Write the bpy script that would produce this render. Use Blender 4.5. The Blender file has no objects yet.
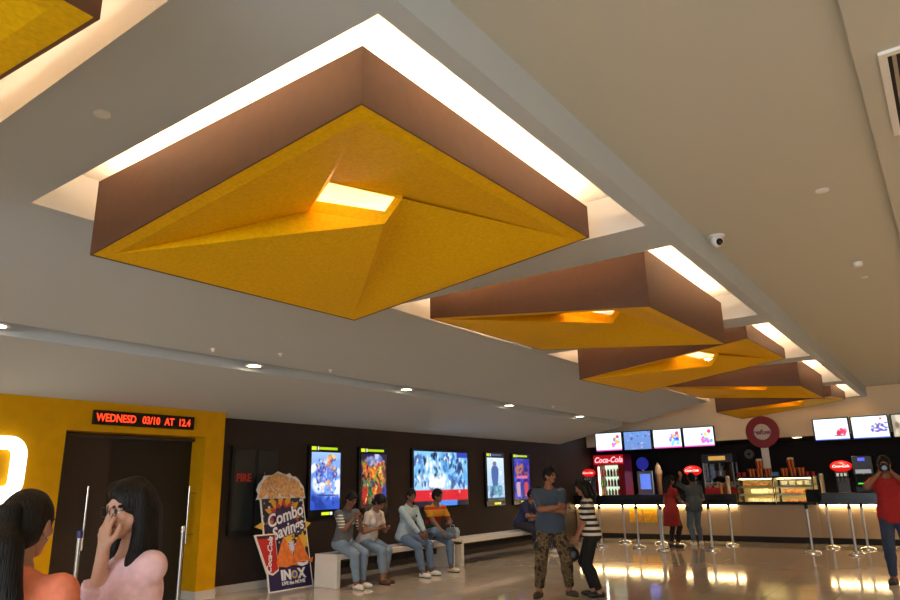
import bpy, bmesh, math, random
import numpy as np
from mathutils import Vector, Matrix
SC = bpy.context.scene
COL = SC.collection
PI = math.pi
rad = math.radians

# ------------------------------------------------------------------ materials
def lin(c):
    f = lambda v: v / 12.92 if v <= .04045 else ((v + .055) / 1.055) ** 2.4
    return tuple(f(v / 255.) for v in c) + (1,)
_M = {}
def mat_hair(rgb):
    name = 'hair_%d_%d_%d' % rgb
    if name in _M: return _M[name]
    m = mat(name, rgb, .5, spec=.22)
    nt = m.node_tree; b = nt.nodes['Principled BSDF']
    tc = nt.nodes.new('ShaderNodeTexCoord'); mp = nt.nodes.new('ShaderNodeMapping'); mp.inputs['Scale'].default_value = (140, 140, 7)
    nz = nt.nodes.new('ShaderNodeTexNoise'); nz.inputs['Scale'].default_value = 1; nz.inputs['Detail'].default_value = 3
    bp = nt.nodes.new('ShaderNodeBump'); bp.inputs['Strength'].default_value = .55; bp.inputs['Distance'].default_value = .012
    nt.links.new(tc.outputs['Object'], mp.inputs['Vector']); nt.links.new(mp.outputs['Vector'], nz.inputs['Vector'])
    nt.links.new(nz.outputs['Fac'], bp.inputs['Height']); nt.links.new(bp.outputs['Normal'], b.inputs['Normal'])
    return m
def mat(name, rgb=(128, 128, 128), rough=.6, metal=0, emit=None, es=0, noise=0, scale=8, bump=0, alpha=1, trans=0, spec=.5):
    if name in _M: return _M[name]
    m = bpy.data.materials.new(name); m.use_nodes = True
    nt = m.node_tree; b = nt.nodes['Principled BSDF']
    b.inputs['Base Color'].default_value = lin(rgb)
    b.inputs['Roughness'].default_value = rough
    b.inputs['Metallic'].default_value = metal
    b.inputs['Specular IOR Level'].default_value = spec
    if trans: b.inputs['Transmission Weight'].default_value = trans
    if emit:
        b.inputs['Emission Color'].default_value = lin(emit)
        b.inputs['Emission Strength'].default_value = es
    if noise or bump:
        tc = nt.nodes.new('ShaderNodeTexCoord'); nz = nt.nodes.new('ShaderNodeTexNoise')
        nz.inputs['Scale'].default_value = scale; nz.inputs['Detail'].default_value = 4
        nt.links.new(tc.outputs['Object'], nz.inputs['Vector'])
        if noise:
            r = nt.nodes.new('ShaderNodeValToRGB')
            a = lin(rgb)
            r.color_ramp.elements[0].color = tuple(v * (1 - noise) for v in a[:3]) + (1,)
            r.color_ramp.elements[1].color = tuple(min(1, v * (1 + noise)) for v in a[:3]) + (1,)
            r.color_ramp.elements[0].position = .3; r.color_ramp.elements[1].position = .7
            nt.links.new(nz.outputs['Fac'], r.inputs['Fac'])
            nt.links.new(r.outputs['Color'], b.inputs['Base Color'])
        if bump:
            bp = nt.nodes.new('ShaderNodeBump'); bp.inputs['Strength'].default_value = bump
            bp.inputs['Distance'].default_value = .01
            nt.links.new(nz.outputs['Fac'], bp.inputs['Height'])
            nt.links.new(bp.outputs['Normal'], b.inputs['Normal'])
    _M[name] = m
    return m

def glow(name, rgb, es):
    return mat(name, rgb, .5, emit=rgb, es=es)

def mat_bands(name, stops, axis='Z', lo=0, hi=1, rough=.85):
    """constant colour bands along an object axis between lo and hi (a printed or knitted pattern)"""
    if name in _M: return _M[name]
    m = bpy.data.materials.new(name); m.use_nodes = True
    nt = m.node_tree; b = nt.nodes['Principled BSDF']; b.inputs['Roughness'].default_value = rough
    tc = nt.nodes.new('ShaderNodeTexCoord'); sp = nt.nodes.new('ShaderNodeSeparateXYZ')
    mr = nt.nodes.new('ShaderNodeMapRange'); mr.inputs['From Min'].default_value = lo; mr.inputs['From Max'].default_value = hi
    cr = nt.nodes.new('ShaderNodeValToRGB'); cr.color_ramp.interpolation = 'CONSTANT'
    els = cr.color_ramp.elements
    while len(els) < len(stops): els.new(.5)
    for e, (p, c) in zip(els, stops): e.position = p; e.color = lin(c)
    nt.links.new(tc.outputs['Object'], sp.inputs[0]); nt.links.new(sp.outputs[axis], mr.inputs['Value'])
    nt.links.new(mr.outputs[0], cr.inputs['Fac']); nt.links.new(cr.outputs['Color'], b.inputs['Base Color'])
    _M[name] = m
    return m

def mat_stripes(name, c1, c2, period, duty=.5, axis='Z', rough=.85):
    if name in _M: return _M[name]
    m = bpy.data.materials.new(name); m.use_nodes = True
    nt = m.node_tree; b = nt.nodes['Principled BSDF']; b.inputs['Roughness'].default_value = rough
    tc = nt.nodes.new('ShaderNodeTexCoord'); sp = nt.nodes.new('ShaderNodeSeparateXYZ')
    d = nt.nodes.new('ShaderNodeMath'); d.operation = 'DIVIDE'; d.inputs[1].default_value = period
    fr = nt.nodes.new('ShaderNodeMath'); fr.operation = 'FRACT'
    lt = nt.nodes.new('ShaderNodeMath'); lt.operation = 'LESS_THAN'; lt.inputs[1].default_value = duty
    mx = nt.nodes.new('ShaderNodeMix'); mx.data_type = 'RGBA'
    mx.inputs['A'].default_value = lin(c1); mx.inputs['B'].default_value = lin(c2)
    nt.links.new(tc.outputs['Object'], sp.inputs[0]); nt.links.new(sp.outputs[axis], d.inputs[0])
    nt.links.new(d.outputs[0], fr.inputs[0]); nt.links.new(fr.outputs[0], lt.inputs[0])
    nt.links.new(lt.outputs[0], mx.inputs['Factor']); nt.links.new(mx.outputs['Result'], b.inputs['Base Color'])
    _M[name] = m
    return m

def mat_camo(name):
    if name in _M: return _M[name]
    m = bpy.data.materials.new(name); m.use_nodes = True
    nt = m.node_tree; b = nt.nodes['Principled BSDF']; b.inputs['Roughness'].default_value = .9
    tc = nt.nodes.new('ShaderNodeTexCoord'); nz = nt.nodes.new('ShaderNodeTexNoise')
    nz.inputs['Scale'].default_value = 13; nz.inputs['Detail'].default_value = 2
    cr = nt.nodes.new('ShaderNodeValToRGB'); cr.color_ramp.interpolation = 'CONSTANT'
    els = cr.color_ramp.elements
    st = [(0, (36, 31, 23)), (.42, (84, 70, 48)), (.50, (112, 92, 64)), (.57, (56, 50, 34)), (.64, (96, 80, 54))]
    while len(els) < len(st): els.new(.5)
    for e, (p, c) in zip(els, st): e.position = p; e.color = lin(c)
    nt.links.new(tc.outputs['Object'], nz.inputs['Vector']); nt.links.new(nz.outputs['Fac'], cr.inputs['Fac'])
    nt.links.new(cr.outputs['Color'], b.inputs['Base Color'])
    _M[name] = m
    return m

def mat_picture(strength):
    """a lit screen or back-lit print that shows the picture stored in the mesh"""
    name = 'lit_picture_%g' % strength
    if name in _M: return _M[name]
    m = bpy.data.materials.new(name); m.use_nodes = True
    nt = m.node_tree; b = nt.nodes['Principled BSDF']; b.inputs['Roughness'].default_value = .3
    b.inputs['Base Color'].default_value = (.02, .02, .02, 1)
    at = nt.nodes.new('ShaderNodeVertexColor'); at.layer_name = 'picture'
    nt.links.new(at.outputs['Color'], b.inputs['Emission Color']); b.inputs['Emission Strength'].default_value = strength
    _M[name] = m
    return m
def mat_print():
    name = 'printed_board'
    if name in _M: return _M[name]
    m = bpy.data.materials.new(name); m.use_nodes = True
    nt = m.node_tree; b = nt.nodes['Principled BSDF']; b.inputs['Roughness'].default_value = .45
    at = nt.nodes.new('ShaderNodeVertexColor'); at.layer_name = 'picture'
    nt.links.new(at.outputs['Color'], b.inputs['Base Color'])
    _M[name] = m
    return m

# ------------------------------------------------------------------ mesh building
class MB:
    def __init__(s): s.v = []; s.f = []; s.smooth = []
    def add(s, vs, fs, sm=False):
        o = len(s.v); s.v += [tuple(map(float, p)) for p in vs]
        s.f += [tuple(i + o for i in f) for f in fs]; s.smooth += [sm] * len(fs); return s
    def box(s, x0, x1, y0, y1, z0, z1):
        vs = [(x, y, z) for z in (z0, z1) for y in (y0, y1) for x in (x0, x1)]
        return s.add(vs, [(0, 2, 3, 1), (4, 5, 7, 6), (0, 1, 5, 4), (2, 6, 7, 3), (0, 4, 6, 2), (1, 3, 7, 5)])
    def bbox(s, x0, x1, y0, y1, z0, z1, r=.01, seg=2):
        bm = bmesh.new(); bmesh.ops.create_cube(bm, size=1)
        for v in bm.verts:
            v.co = Vector(((x0 + x1) / 2 + v.co.x * (x1 - x0), (y0 + y1) / 2 + v.co.y * (y1 - y0), (z0 + z1) / 2 + v.co.z * (z1 - z0)))
        bmesh.ops.bevel(bm, geom=list(bm.edges), offset=r, segments=seg, affect='EDGES', profile=.5)
        bm.verts.index_update()
        s.add([v.co[:] for v in bm.verts], [[v.index for v in f.verts] for f in bm.faces]); bm.free(); return s
    def prism(s, poly, a0, a1, axis='y'):
        n = len(poly)
        P = {'y': lambda p, a: (p[0], a, p[1]), 'x': lambda p, a: (a, p[0], p[1]), 'z': lambda p, a: (p[0], p[1], a)}[axis]
        vs = [P(p, a0) for p in poly] + [P(p, a1) for p in poly]
        return s.add(vs, [tuple(range(n)), tuple(range(2 * n - 1, n - 1, -1))] + [(i, i + n, (i + 1) % n + n, (i + 1) % n) for i in range(n)])
    def lathe(s, prof, seg=24, c=(0, 0, 0), axis='z'):
        vs = []; fs = []
        n = len(prof)
        for k in range(seg):
            a = 2 * PI * k / seg
            for (r, z) in prof:
                p = (r * math.cos(a), r * math.sin(a), z)
                if axis == 'y': p = (p[0], p[2], p[1])
                if axis == 'x': p = (p[2], p[0], p[1])
                vs.append((c[0] + p[0], c[1] + p[1], c[2] + p[2]))
        for k in range(seg):
            k2 = (k + 1) % seg
            for i in range(n - 1): fs.append((k * n + i, k2 * n + i, k2 * n + i + 1, k * n + i + 1))
        fs.append(tuple(k * n for k in range(seg))[::-1]); fs.append(tuple(k * n + n - 1 for k in range(seg)))
        return s.add(vs, fs, True)
    def tube(s, pts, r, seg=10):
        pts = [Vector(p) for p in pts]; rs = r if isinstance(r, (list, tuple)) else [r] * len(pts)
        vs = []; fs = []
        up = None
        for i, p in enumerate(pts):
            d = (pts[min(i + 1, len(pts) - 1)] - pts[max(i - 1, 0)]).normalized()
            if up is None: up = Vector((0, 0, 1)) if abs(d.z) < .9 else Vector((1, 0, 0))
            a = d.cross(up).normalized(); b = a.cross(d).normalized(); up = b
            for k in range(seg):
                t = 2 * PI * k / seg; vs.append(tuple(p + (a * math.cos(t) + b * math.sin(t)) * rs[i]))
        for i in range(len(pts) - 1):
            for k in range(seg):
                k2 = (k + 1) % seg; fs.append((i * seg + k, i * seg + k2, (i + 1) * seg + k2, (i + 1) * seg + k))
        fs.append(tuple(range(seg))[::-1]); fs.append(tuple(range((len(pts) - 1) * seg, len(pts) * seg)))
        return s.add(vs, fs, True)
    def ball(s, c, r, seg=16, ring=10):
        r = r if isinstance(r, (tuple, list)) else (r, r, r)
        vs = []; fs = []
        for i in range(ring + 1):
            t = PI * i / ring
            for k in range(seg):
                a = 2 * PI * k / seg
                vs.append((c[0] + r[0] * math.sin(t) * math.cos(a), c[1] + r[1] * math.sin(t) * math.sin(a), c[2] + r[2] * math.cos(t)))
        for i in range(ring):
            for k in range(seg):
                k2 = (k + 1) % seg; fs.append((i * seg + k, (i + 1) * seg + k, (i + 1) * seg + k2, i * seg + k2))
        return s.add(vs, fs, True)
    def build(s, name, m, parent=None, loc=(0, 0, 0), rot=None, fix=True):
        me = bpy.data.meshes.new(name); me.from_pydata(s.v, [], s.f)
        if fix:
            bm = bmesh.new(); bm.from_mesh(me); bmesh.ops.remove_doubles(bm, verts=bm.verts, dist=1e-6)
            bmesh.ops.recalc_face_normals(bm, faces=bm.faces)
            for f in bm.faces: f.smooth = False
            bm.to_mesh(me); bm.free()
        if any(s.smooth):
            me.polygons.foreach_set('use_smooth', [True] * len(me.polygons))
            me.set_sharp_from_angle(angle=rad(40))
        return link(name, me, m, parent, loc, rot)
def link(name, me, m, parent=None, loc=(0, 0, 0), rot=None):
    o = bpy.data.objects.new(name, me); COL.objects.link(o)
    if m is not None and len(me.materials) == 0: me.materials.append(m)
    o.location = loc
    if rot: o.rotation_euler = rot
    if parent: o.parent = parent
    return o
def thing(name, label, cat, loc=(0, 0, 0), rz=0, group=None):
    o = bpy.data.objects.new(name, None); COL.objects.link(o); o.empty_display_size = .1
    o.location = loc; o.rotation_euler = (0, 0, rz)
    return tag(o, label, cat, group)
def tag(o, label, cat, group=None):
    o['label'] = label; o['category'] = cat
    if group: o['group'] = group
    return o
def struct(o, label=None):
    o['kind'] = 'structure'
    if label: o['label'] = label
    return o
def copy_tree(o, loc, label=None, rz=None, parent=None):
    c = o.copy(); COL.objects.link(c)
    if parent: c.parent = parent
    else:
        c.location = loc
        if rz is not None: c.rotation_euler = (0, 0, rz)
        if label: c['label'] = label
    for ch in list(o.children): copy_tree(ch, None, parent=c)
    return c

def picture(name, w, h, nx, ny, fn, m, parent, loc, rot):
    """a flat w x h panel in its local XZ plane whose print is fn(u, v) -> rgb 0..255, u and v in 0..1"""
    u = np.linspace(0, 1, nx + 1); v = np.linspace(0, 1, ny + 1)
    U, V = np.meshgrid(u, v, indexing='xy')
    vs = np.stack([(U - .5) * w, U * 0, (V - .5) * h], -1).reshape(-1, 3)
    idx = np.arange((nx + 1) * (ny + 1)).reshape(ny + 1, nx + 1)
    fs = np.stack([idx[:-1, :-1], idx[:-1, 1:], idx[1:, 1:], idx[1:, :-1]], -1).reshape(-1, 4)
    me = bpy.data.meshes.new(name); me.from_pydata(vs.tolist(), [], fs.tolist())
    rgb = np.clip(fn(U, V), 0, 255).reshape(-1, 3) / 255.
    l = np.where(rgb <= .04045, rgb / 12.92, ((rgb + .055) / 1.055) ** 2.4)
    ca = me.color_attributes.new('picture', 'FLOAT_COLOR', 'POINT')
    ca.data.foreach_set('color', np.concatenate([l, np.ones((len(l), 1))], 1).astype(np.float32).ravel())
    return link(name, me, m, parent, loc, rot)

def text(name, body, size, m, parent, loc, rot, extrude=.003, shear=0, bold=0, align='CENTER', sx=1, spacing=1):
    cu = bpy.data.curves.new(name, 'FONT'); cu.body = body; cu.size = size; cu.extrude = extrude
    cu.align_x = align; cu.align_y = 'CENTER'; cu.shear = shear; cu.offset = bold; cu.resolution_u = 3; cu.space_character = spacing
    t = bpy.data.objects.new(name, cu); COL.objects.link(t)
    bpy.context.view_layer.update()
    me = bpy.data.meshes.new_from_object(t.evaluated_get(bpy.context.evaluated_depsgraph_get()))
    bpy.data.objects.remove(t); bpy.data.curves.remove(cu)
    me.name = name; me.materials.clear()
    if sx != 1: me.transform(Matrix.Diagonal((sx, 1, 1, 1)))
    return link(name, me, m, parent, loc, rot)

# ------------------------------------------------------------------ organic surfaces (smooth blended solids meshed on a grid)
def cone(a, b, ra, rb, cut=None, tag=None): return dict(t='c', a=np.array(a, float), b=np.array(b, float), ra=ra, rb=rb, cut=cut or [], tag=tag)
def ell(c, r, M=None, cut=None, tag=None, sub=False):
    return dict(t='e', c=np.array(c, float), r=np.array(r, float), M=np.eye(3) if M is None else np.array(M, float), cut=cut or [], tag=tag, sub=sub)
def psdf(p, P, off=0):
    if p['t'] == 'c':
        a, b = p['a'], p['b']; ba = b - a; L = max(ba @ ba, 1e-9)
        w = P - a; h = np.clip(w @ ba / L, 0, 1)
        d = np.linalg.norm(w - h[:, None] * ba, axis=1) - (p['ra'] + (p['rb'] - p['ra']) * h) - off
    else:
        r = p['r'] + off; q = (P - p['c']) @ p['M']
        k0 = np.linalg.norm(q / r, axis=1); k1 = np.linalg.norm(q / (r * r), axis=1) + 1e-9
        d = k0 * (k0 - 1) / k1
        d = np.where(k0 < 1e-4, -r.min(), d)
    for (c, n) in p['cut']: d = np.maximum(d, (P - np.array(c)) @ np.array(n))
    return d
def pbound(p, off):
    if p['t'] == 'c':
        r = max(p['ra'], p['rb']) + off
        return np.minimum(p['a'], p['b']) - r, np.maximum(p['a'], p['b']) + r
    e = np.sqrt(((p['M'] * (p['r'] + off)) ** 2).sum(1))
    return p['c'] - e, p['c'] + e
def sdf_mesh(prims, h=.014, k=.03, off=0, cuts=(), subs=(), smooth=1):
    lo = np.min([pbound(p, off)[0] for p in prims], 0) - 2.5 * h; hi = np.max([pbound(p, off)[1] for p in prims], 0) + 2.5 * h
    n = np.ceil((hi - lo) / h).astype(int) + 1
    ax = [lo[i] + h * np.arange(n[i]) for i in range(3)]
    D = np.full(n, 1e3)
    m = k + 3 * h
    for p in prims:                                    # each solid only over its own neighbourhood
        b0, b1 = pbound(p, off)
        i0 = np.maximum(np.floor((b0 - m - lo) / h).astype(int), 0); i1 = np.minimum(np.ceil((b1 + m - lo) / h).astype(int) + 1, n)
        sl = tuple(slice(i0[i], i1[i]) for i in range(3))
        G = np.stack(np.meshgrid(*[ax[i][sl[i]] for i in range(3)], indexing='ij'), -1)
        d = psdf(p, G.reshape(-1, 3), off).reshape(G.shape[:3])
        A = D[sl]
        if k > 0:
            q = np.maximum(k - np.abs(A - d), 0) / k
            D[sl] = np.minimum(A, d) - q * q * k * .25
        else: D[sl] = np.minimum(A, d)
    if subs or cuts:
        G = np.stack(np.meshgrid(*ax, indexing='ij'), -1).reshape(-1, 3)
        Dr = D.reshape(-1)
        for p in subs: Dr = np.maximum(Dr, -psdf(p, G))
        for (c, nn) in cuts: Dr = np.maximum(Dr, (G - np.array(c)) @ np.array(nn))
        D = Dr.reshape(n)
    return surface_nets(D, lo, h, smooth)
def surface_nets(D, lo, h, smooth=1):
    S = D < 0
    c = [S[i:S.shape[0] - 1 + i, j:S.shape[1] - 1 + j, l:S.shape[2] - 1 + l] for i in (0, 1) for j in (0, 1) for l in (0, 1)]
    cnt = sum(x.astype(np.int8) for x in c); mix = (cnt > 0) & (cnt < 8)
    I = np.argwhere(mix); vid = np.full(mix.shape, -1); vid[mix] = np.arange(len(I))
    acc = np.zeros((len(I), 3)); num = np.zeros(len(I))
    off = [(i, j, l) for i in (0, 1) for j in (0, 1) for l in (0, 1)]
    for a in off:
        for axis in range(3):
            if a[axis]: continue
            b = list(a); b[axis] = 1
            da = D[I[:, 0] + a[0], I[:, 1] + a[1], I[:, 2] + a[2]]; db = D[I[:, 0] + b[0], I[:, 1] + b[1], I[:, 2] + b[2]]
            x = (da < 0) != (db < 0); t = np.where(x, da / np.where(x, da - db, 1), 0)
            p = np.array(a, float)[None] + t[:, None] * (np.array(b) - np.array(a))[None]
            acc += np.where(x[:, None], p, 0); num += x
    V = lo + h * (I + acc / num[:, None])
    F = []
    for axis in range(3):
        u, w = [(1, 2), (2, 0), (0, 1)][axis]
        s0 = [slice(None)] * 3; s1 = [slice(None)] * 3
        s0[axis] = slice(0, -1); s1[axis] = slice(1, None)
        A = S[tuple(s0)]; B = S[tuple(s1)]
        E_ = np.argwhere(A != B)
        E_ = E_[(E_[:, u] > 0) & (E_[:, w] > 0) & (E_[:, u] < S.shape[u] - 1) & (E_[:, w] < S.shape[w] - 1)]
        if not len(E_): continue
        def vv(du, dw):
            q = E_.copy(); q[:, u] -= du; q[:, w] -= dw; return vid[q[:, 0], q[:, 1], q[:, 2]]
        Q = np.stack([vv(1, 1), vv(0, 1), vv(0, 0), vv(1, 0)], 1)
        fl = ~A[E_[:, 0], E_[:, 1], E_[:, 2]]
        Q[fl] = Q[fl][:, ::-1]
        F.append(Q)
    F = np.concatenate(F)
    for _ in range(smooth):
        s = np.zeros_like(V); n = np.zeros(len(V))
        for a, b in ((0, 1), (1, 2), (2, 3), (3, 0)):
            np.add.at(s, F[:, a], V[F[:, b]]); np.add.at(n, F[:, a], 1)
            np.add.at(s, F[:, b], V[F[:, a]]); np.add.at(n, F[:, b], 1)
        V = .5 * V + .5 * s / n[:, None]
    return V, F
def vf_object(name, parts, mats, parent, facemats=None):
    V = []; F = []; o = 0
    for v, f in parts: V.append(v); F.append(f + o); o += len(v)
    V = np.concatenate(V); F = np.concatenate(F)
    me = bpy.data.meshes.new(name); me.from_pydata(V.tolist(), [], F.tolist())
    for m in mats: me.materials.append(m)
    me.polygons.foreach_set('use_smooth', [True] * len(F))
    if facemats is not None: me.polygons.foreach_set('material_index', facemats)
    me.update()
    o = bpy.data.objects.new(name, me); COL.objects.link(o); o.parent = parent
    return o
# ------------------------------------------------------------------ camera
FPX = 682.15
cam = bpy.data.cameras.new('camera'); co = bpy.data.objects.new('camera', cam); COL.objects.link(co)
cam.sensor_width = 36; cam.lens = FPX * 36 / 900; cam.clip_start = .05
RW = np.array([[0.810, -0.169, -0.561], [0.0, 0, 0], [0, 0, 0]])
def _cam():
    a = np.array([962 - 450, 476 - 300, FPX]); b = np.array([-530 - 450, 507 - 300, FPX])
    y = a / np.linalg.norm(a); x = -b / np.linalg.norm(b); x = x - (x @ y) * y; x /= np.linalg.norm(x)
    z = np.cross(x, y); return np.stack([x, y, z])
RW = _cam()
M = Matrix.Identity(4)
for i in range(3):
    M[i][0] = RW[i, 0]; M[i][1] = -RW[i, 1]; M[i][2] = -RW[i, 2]
M[2][3] = 1.5
co.matrix_world = M
SC.camera = co
SC.view_settings.view_transform = 'Standard'; SC.view_settings.look = 'None'; SC.view_settings.gamma = 1
SC.view_settings.exposure = .42

# ------------------------------------------------------------------ setting
WX = -9.4                                                   # face of the brown wall
def slope_z(x): return 3.5 + .2 * (x + 5.08)
m_ceil = mat('ceiling_paint', (190, 198, 204), .9)
m_white = mat('white_paint', (230, 226, 220), .8)
m_cream = mat('cream_paint', (238, 218, 186), .85)
m_brownwall = mat('brown_wall', (44, 32, 27), .7, noise=.12, scale=2)
m_yellow = mat('yellow_wall', (206, 150, 2), .6, noise=.06, scale=6, spec=.15)
m_black = mat('black_gloss', (14, 13, 14), .25)
m_dark = mat('dark_matte', (24, 21, 20), .7)
m_chrome = mat('chrome', (205, 205, 205), .18, 1)
m_steel = mat('brushed_steel', (170, 170, 172), .32, 1)
m_whiteg = mat('white_laminate', (226, 222, 214), .35)

def floor_mat():
    m = bpy.data.materials.new('floor_tiles'); m.use_nodes = True
    nt = m.node_tree; b = nt.nodes['Principled BSDF']
    tc = nt.nodes.new('ShaderNodeTexCoord'); br = nt.nodes.new('ShaderNodeTexBrick')
    br.offset = 0; br.inputs['Scale'].default_value = 1
    br.inputs['Brick Width'].default_value = .8; br.inputs['Row Height'].default_value = .8; br.inputs['Mortar Size'].default_value = .003
    br.inputs['Color1'].default_value = lin((208, 194, 174)); br.inputs['Color2'].default_value = lin((214, 200, 180)); br.inputs['Mortar'].default_value = lin((170, 154, 134))
    nz = nt.nodes.new('ShaderNodeTexNoise'); nz.inputs['Scale'].default_value = 1.7; nz.inputs['Detail'].default_value = 6
    mx = nt.nodes.new('ShaderNodeMix'); mx.data_type = 'RGBA'; mx.blend_type = 'MULTIPLY'; mx.inputs['Factor'].default_value = .35
    nt.links.new(tc.outputs['Object'], br.inputs['Vector']); nt.links.new(tc.outputs['Object'], nz.inputs['Vector'])
    nt.links.new(br.outputs['Color'], mx.inputs['A']); nt.links.new(nz.outputs['Color'], mx.inputs['B'])
    hs = nt.nodes.new('ShaderNodeHueSaturation'); hs.inputs['Saturation'].default_value = .9
    nt.links.new(mx.outputs['Result'], hs.inputs['Color']); nt.links.new(hs.outputs['Color'], b.inputs['Base Color'])
    b.inputs['Roughness'].default_value = .07; b.inputs['Specular IOR Level'].default_value = .75
    return m
struct(MB().box(-10.2, 5.2, -7.2, 23.2, -.12, 0).build('floor', floor_mat()), 'polished beige tile floor')

# brown wall
struct(MB().box(WX - .25, WX, 6.62, 23.0, 0, 3.9).build('wall_left', m_brownwall), 'dark brown wall behind the benches')
struct(MB().box(WX, WX + .018, 6.62, 8.05, 0, .11).build('baseboard_left', mat('baseboard', (206, 198, 188), .4)), 'pale baseboard under the brown wall')
# yellow portal wall
YX = -9.15
yb = MB()
yb.box(WX - .25, YX, -7.0, 4.28, .12, 2.9).box(WX - .25, YX, 6.34, 6.66, .12, 2.9).box(WX - .25, YX, 4.28, 6.34, 2.3, 2.9)
struct(yb.build('wall_yellow', m_yellow), 'yellow wall framing the dark screen door')
struct(MB().box(WX - .2, YX + .015, -7, 4.28, 0, .12).box(WX - .2, YX + .015, 6.34, 6.67, 0, .12).build('baseboard_yellow', mat('baseboard', (0, 0, 0))), 'pale baseboard under the yellow wall')
struct(MB().box(-10.15, -9.95, 3.6, 6.62, 0, 3).box(-9.95, WX - .25, 3.6, 3.75, 0, 3).build('wall_lobby', mat('dark_brown_panel', (34, 25, 21), .5)), 'dark wall behind the screen door')
d = struct(MB().box(-9.50, -9.45, 4.28, 5.05, .01, 2.28).build('door_1', mat('brown_door', (42, 29, 24), .5)), 'dark brown door leaf on the left of the portal')
d2 = struct(MB().box(-9.56, -9.50, 5.06, 6.34, .01, 2.28).build('door_2', mat('black_door', (9, 7, 7), .5)), 'black door leaf on the right of the portal')
MB().tube([(-9.38, 4.76, .80), (-9.38, 4.76, 1.60)], .016).tube([(-9.46, 4.76, .9), (-9.38, 4.76, .9)], .01).tube([(-9.46, 4.76, 1.5), (-9.38, 4.76, 1.5)], .01).build('door_handle', m_chrome, d)
MB().tube([(-9.30, 6.22, .78), (-9.30, 6.22, 1.58)], .014).tube([(-9.30, 6.34, .9), (-9.30, 6.22, .9)], .01).tube([(-9.30, 6.34, 1.48), (-9.30, 6.22, 1.48)], .01).build('door_handle', m_chrome, d2)
MB().box(-9.53, -9.42, 4.29, 6.33, 2.24, 2.285).build('door_closer_rail', mat('dark_steel', (70, 66, 62), .4, .6), d2)

# sloped ceiling on the left with a lighting trough cut along it
TX0, TX1 = -7.42, -7.10
RX0_ = -5.0
prof = [(-5.0, 3.5), (-5.0, 3.95), (-10.2, 3.95), (-10.2, slope_z(-10.2)), (TX0, slope_z(TX0)), (TX0, slope_z(TX0) + .13), (TX1, slope_z(TX0) + .13), (TX1, slope_z(TX1)), (-5.08, 3.5)]
# split in convex pieces so that faces stay clean
sc_ = MB()
def run(poly): sc_.prism(poly, -7.2, 18.45, 'y')
run([(-5.0, 3.5), (-5.0, 3.95), (-5.08, 3.95), (-5.08, 3.5)])
run([(-5.08, 3.5), (-5.08, 3.95), (TX1, 3.95), (TX1, slope_z(TX1))])
run([(TX1, slope_z(TX0) + .13), (TX1, 3.95), (TX0, 3.95), (TX0, slope_z(TX0) + .13)])
run([(TX0, slope_z(TX0)), (TX0, 3.95), (-10.2, 3.95), (-10.2, slope_z(-10.2))])
sc_.box(-10.2, RX0_, 18.45, 20.3, 3.83, 3.95)
struct(sc_.build('ceiling', m_ceil), 'sloping ceiling over the benches with a lighting slot')
# flat coffered strip
RX0, RX1 = -5.0, -1.72
REC = [(-1.93, 1.30), (1.90, 5.12), (5.73, 9.0), (9.57, 12.72), (13.24, 16.58), (17.2, 20.1)]
cp = MB(); y = -7.2
for a, b in REC:
    cp.box(RX0, RX1, y, a, 3.5, 3.83); y = b
cp.box(RX0, RX1, y, 20.3, 3.5, 3.83)
cp.box(RX1, -1.6, -7.2, 20.3, 3.5, 3.93)
struct(cp.build('ceiling_coffers', m_ceil), 'flat ceiling strip with square coffers')
struct(MB().box(RX0, RX1, -7.2, 20.3, 3.83, 3.93).build('ceiling_coffer_tops', m_white), 'white tops of the coffers')
struct(MB().box(-1.6, -.09, -7.2, 20.3, 3.75, 3.93).build('ceiling_right', mat('ceiling_beige', (196, 193, 180), .9)), 'beige ceiling right of the coffers')
struct(MB().box(-.09, 5.2, -7.2, 20.3, 3.70, 3.93).build('ceiling_side', mat('ceiling_beige', (0, 0, 0))), 'lower ceiling strip with the air grille')
struct(MB().box(-10.2, 5.2, 20.3, 20.48, 2.6, 3.95).build('wall_bulkhead', m_cream), 'cream bulkhead over the snack counter')
struct(MB().box(-10.2, 5.2, 20.48, 23.0, 2.6, 2.72).build('ceiling_kitchen', mat('kitchen_dark', (30, 25, 23), .8)), 'dark ceiling behind the snack counter')
struct(MB().box(-10.2, 5.2, 22.85, 23.05, 0, 2.75).build('wall_kitchen', mat('kitchen_dark', (0, 0, 0))), 'dark wall behind the snack counter')
struct(MB().box(5.0, 5.2, -7.2, 23.05, 0, 3.95).build('wall_right', m_cream), 'cream wall on the right')
wb = MB().box(-10.2, 5.2, -7.3, -7.1, 0, .25).box(-10.2, 5.2, -7.3, -7.1, 3.3, 3.95)
for x in (-10.2, -6.4, -2.6, 1.2, 4.95): wb.box(x, x + .25, -7.3, -7.1, .25, 3.3)
struct(wb.build('wall_entrance', m_cream), 'glazed entrance wall')
w1 = struct(MB().box(-10.2, 5.2, -7.22, -7.2, .25, 3.3).build('window_1', mat('glass_pane', (235, 240, 240), .02, trans=1)))

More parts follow.
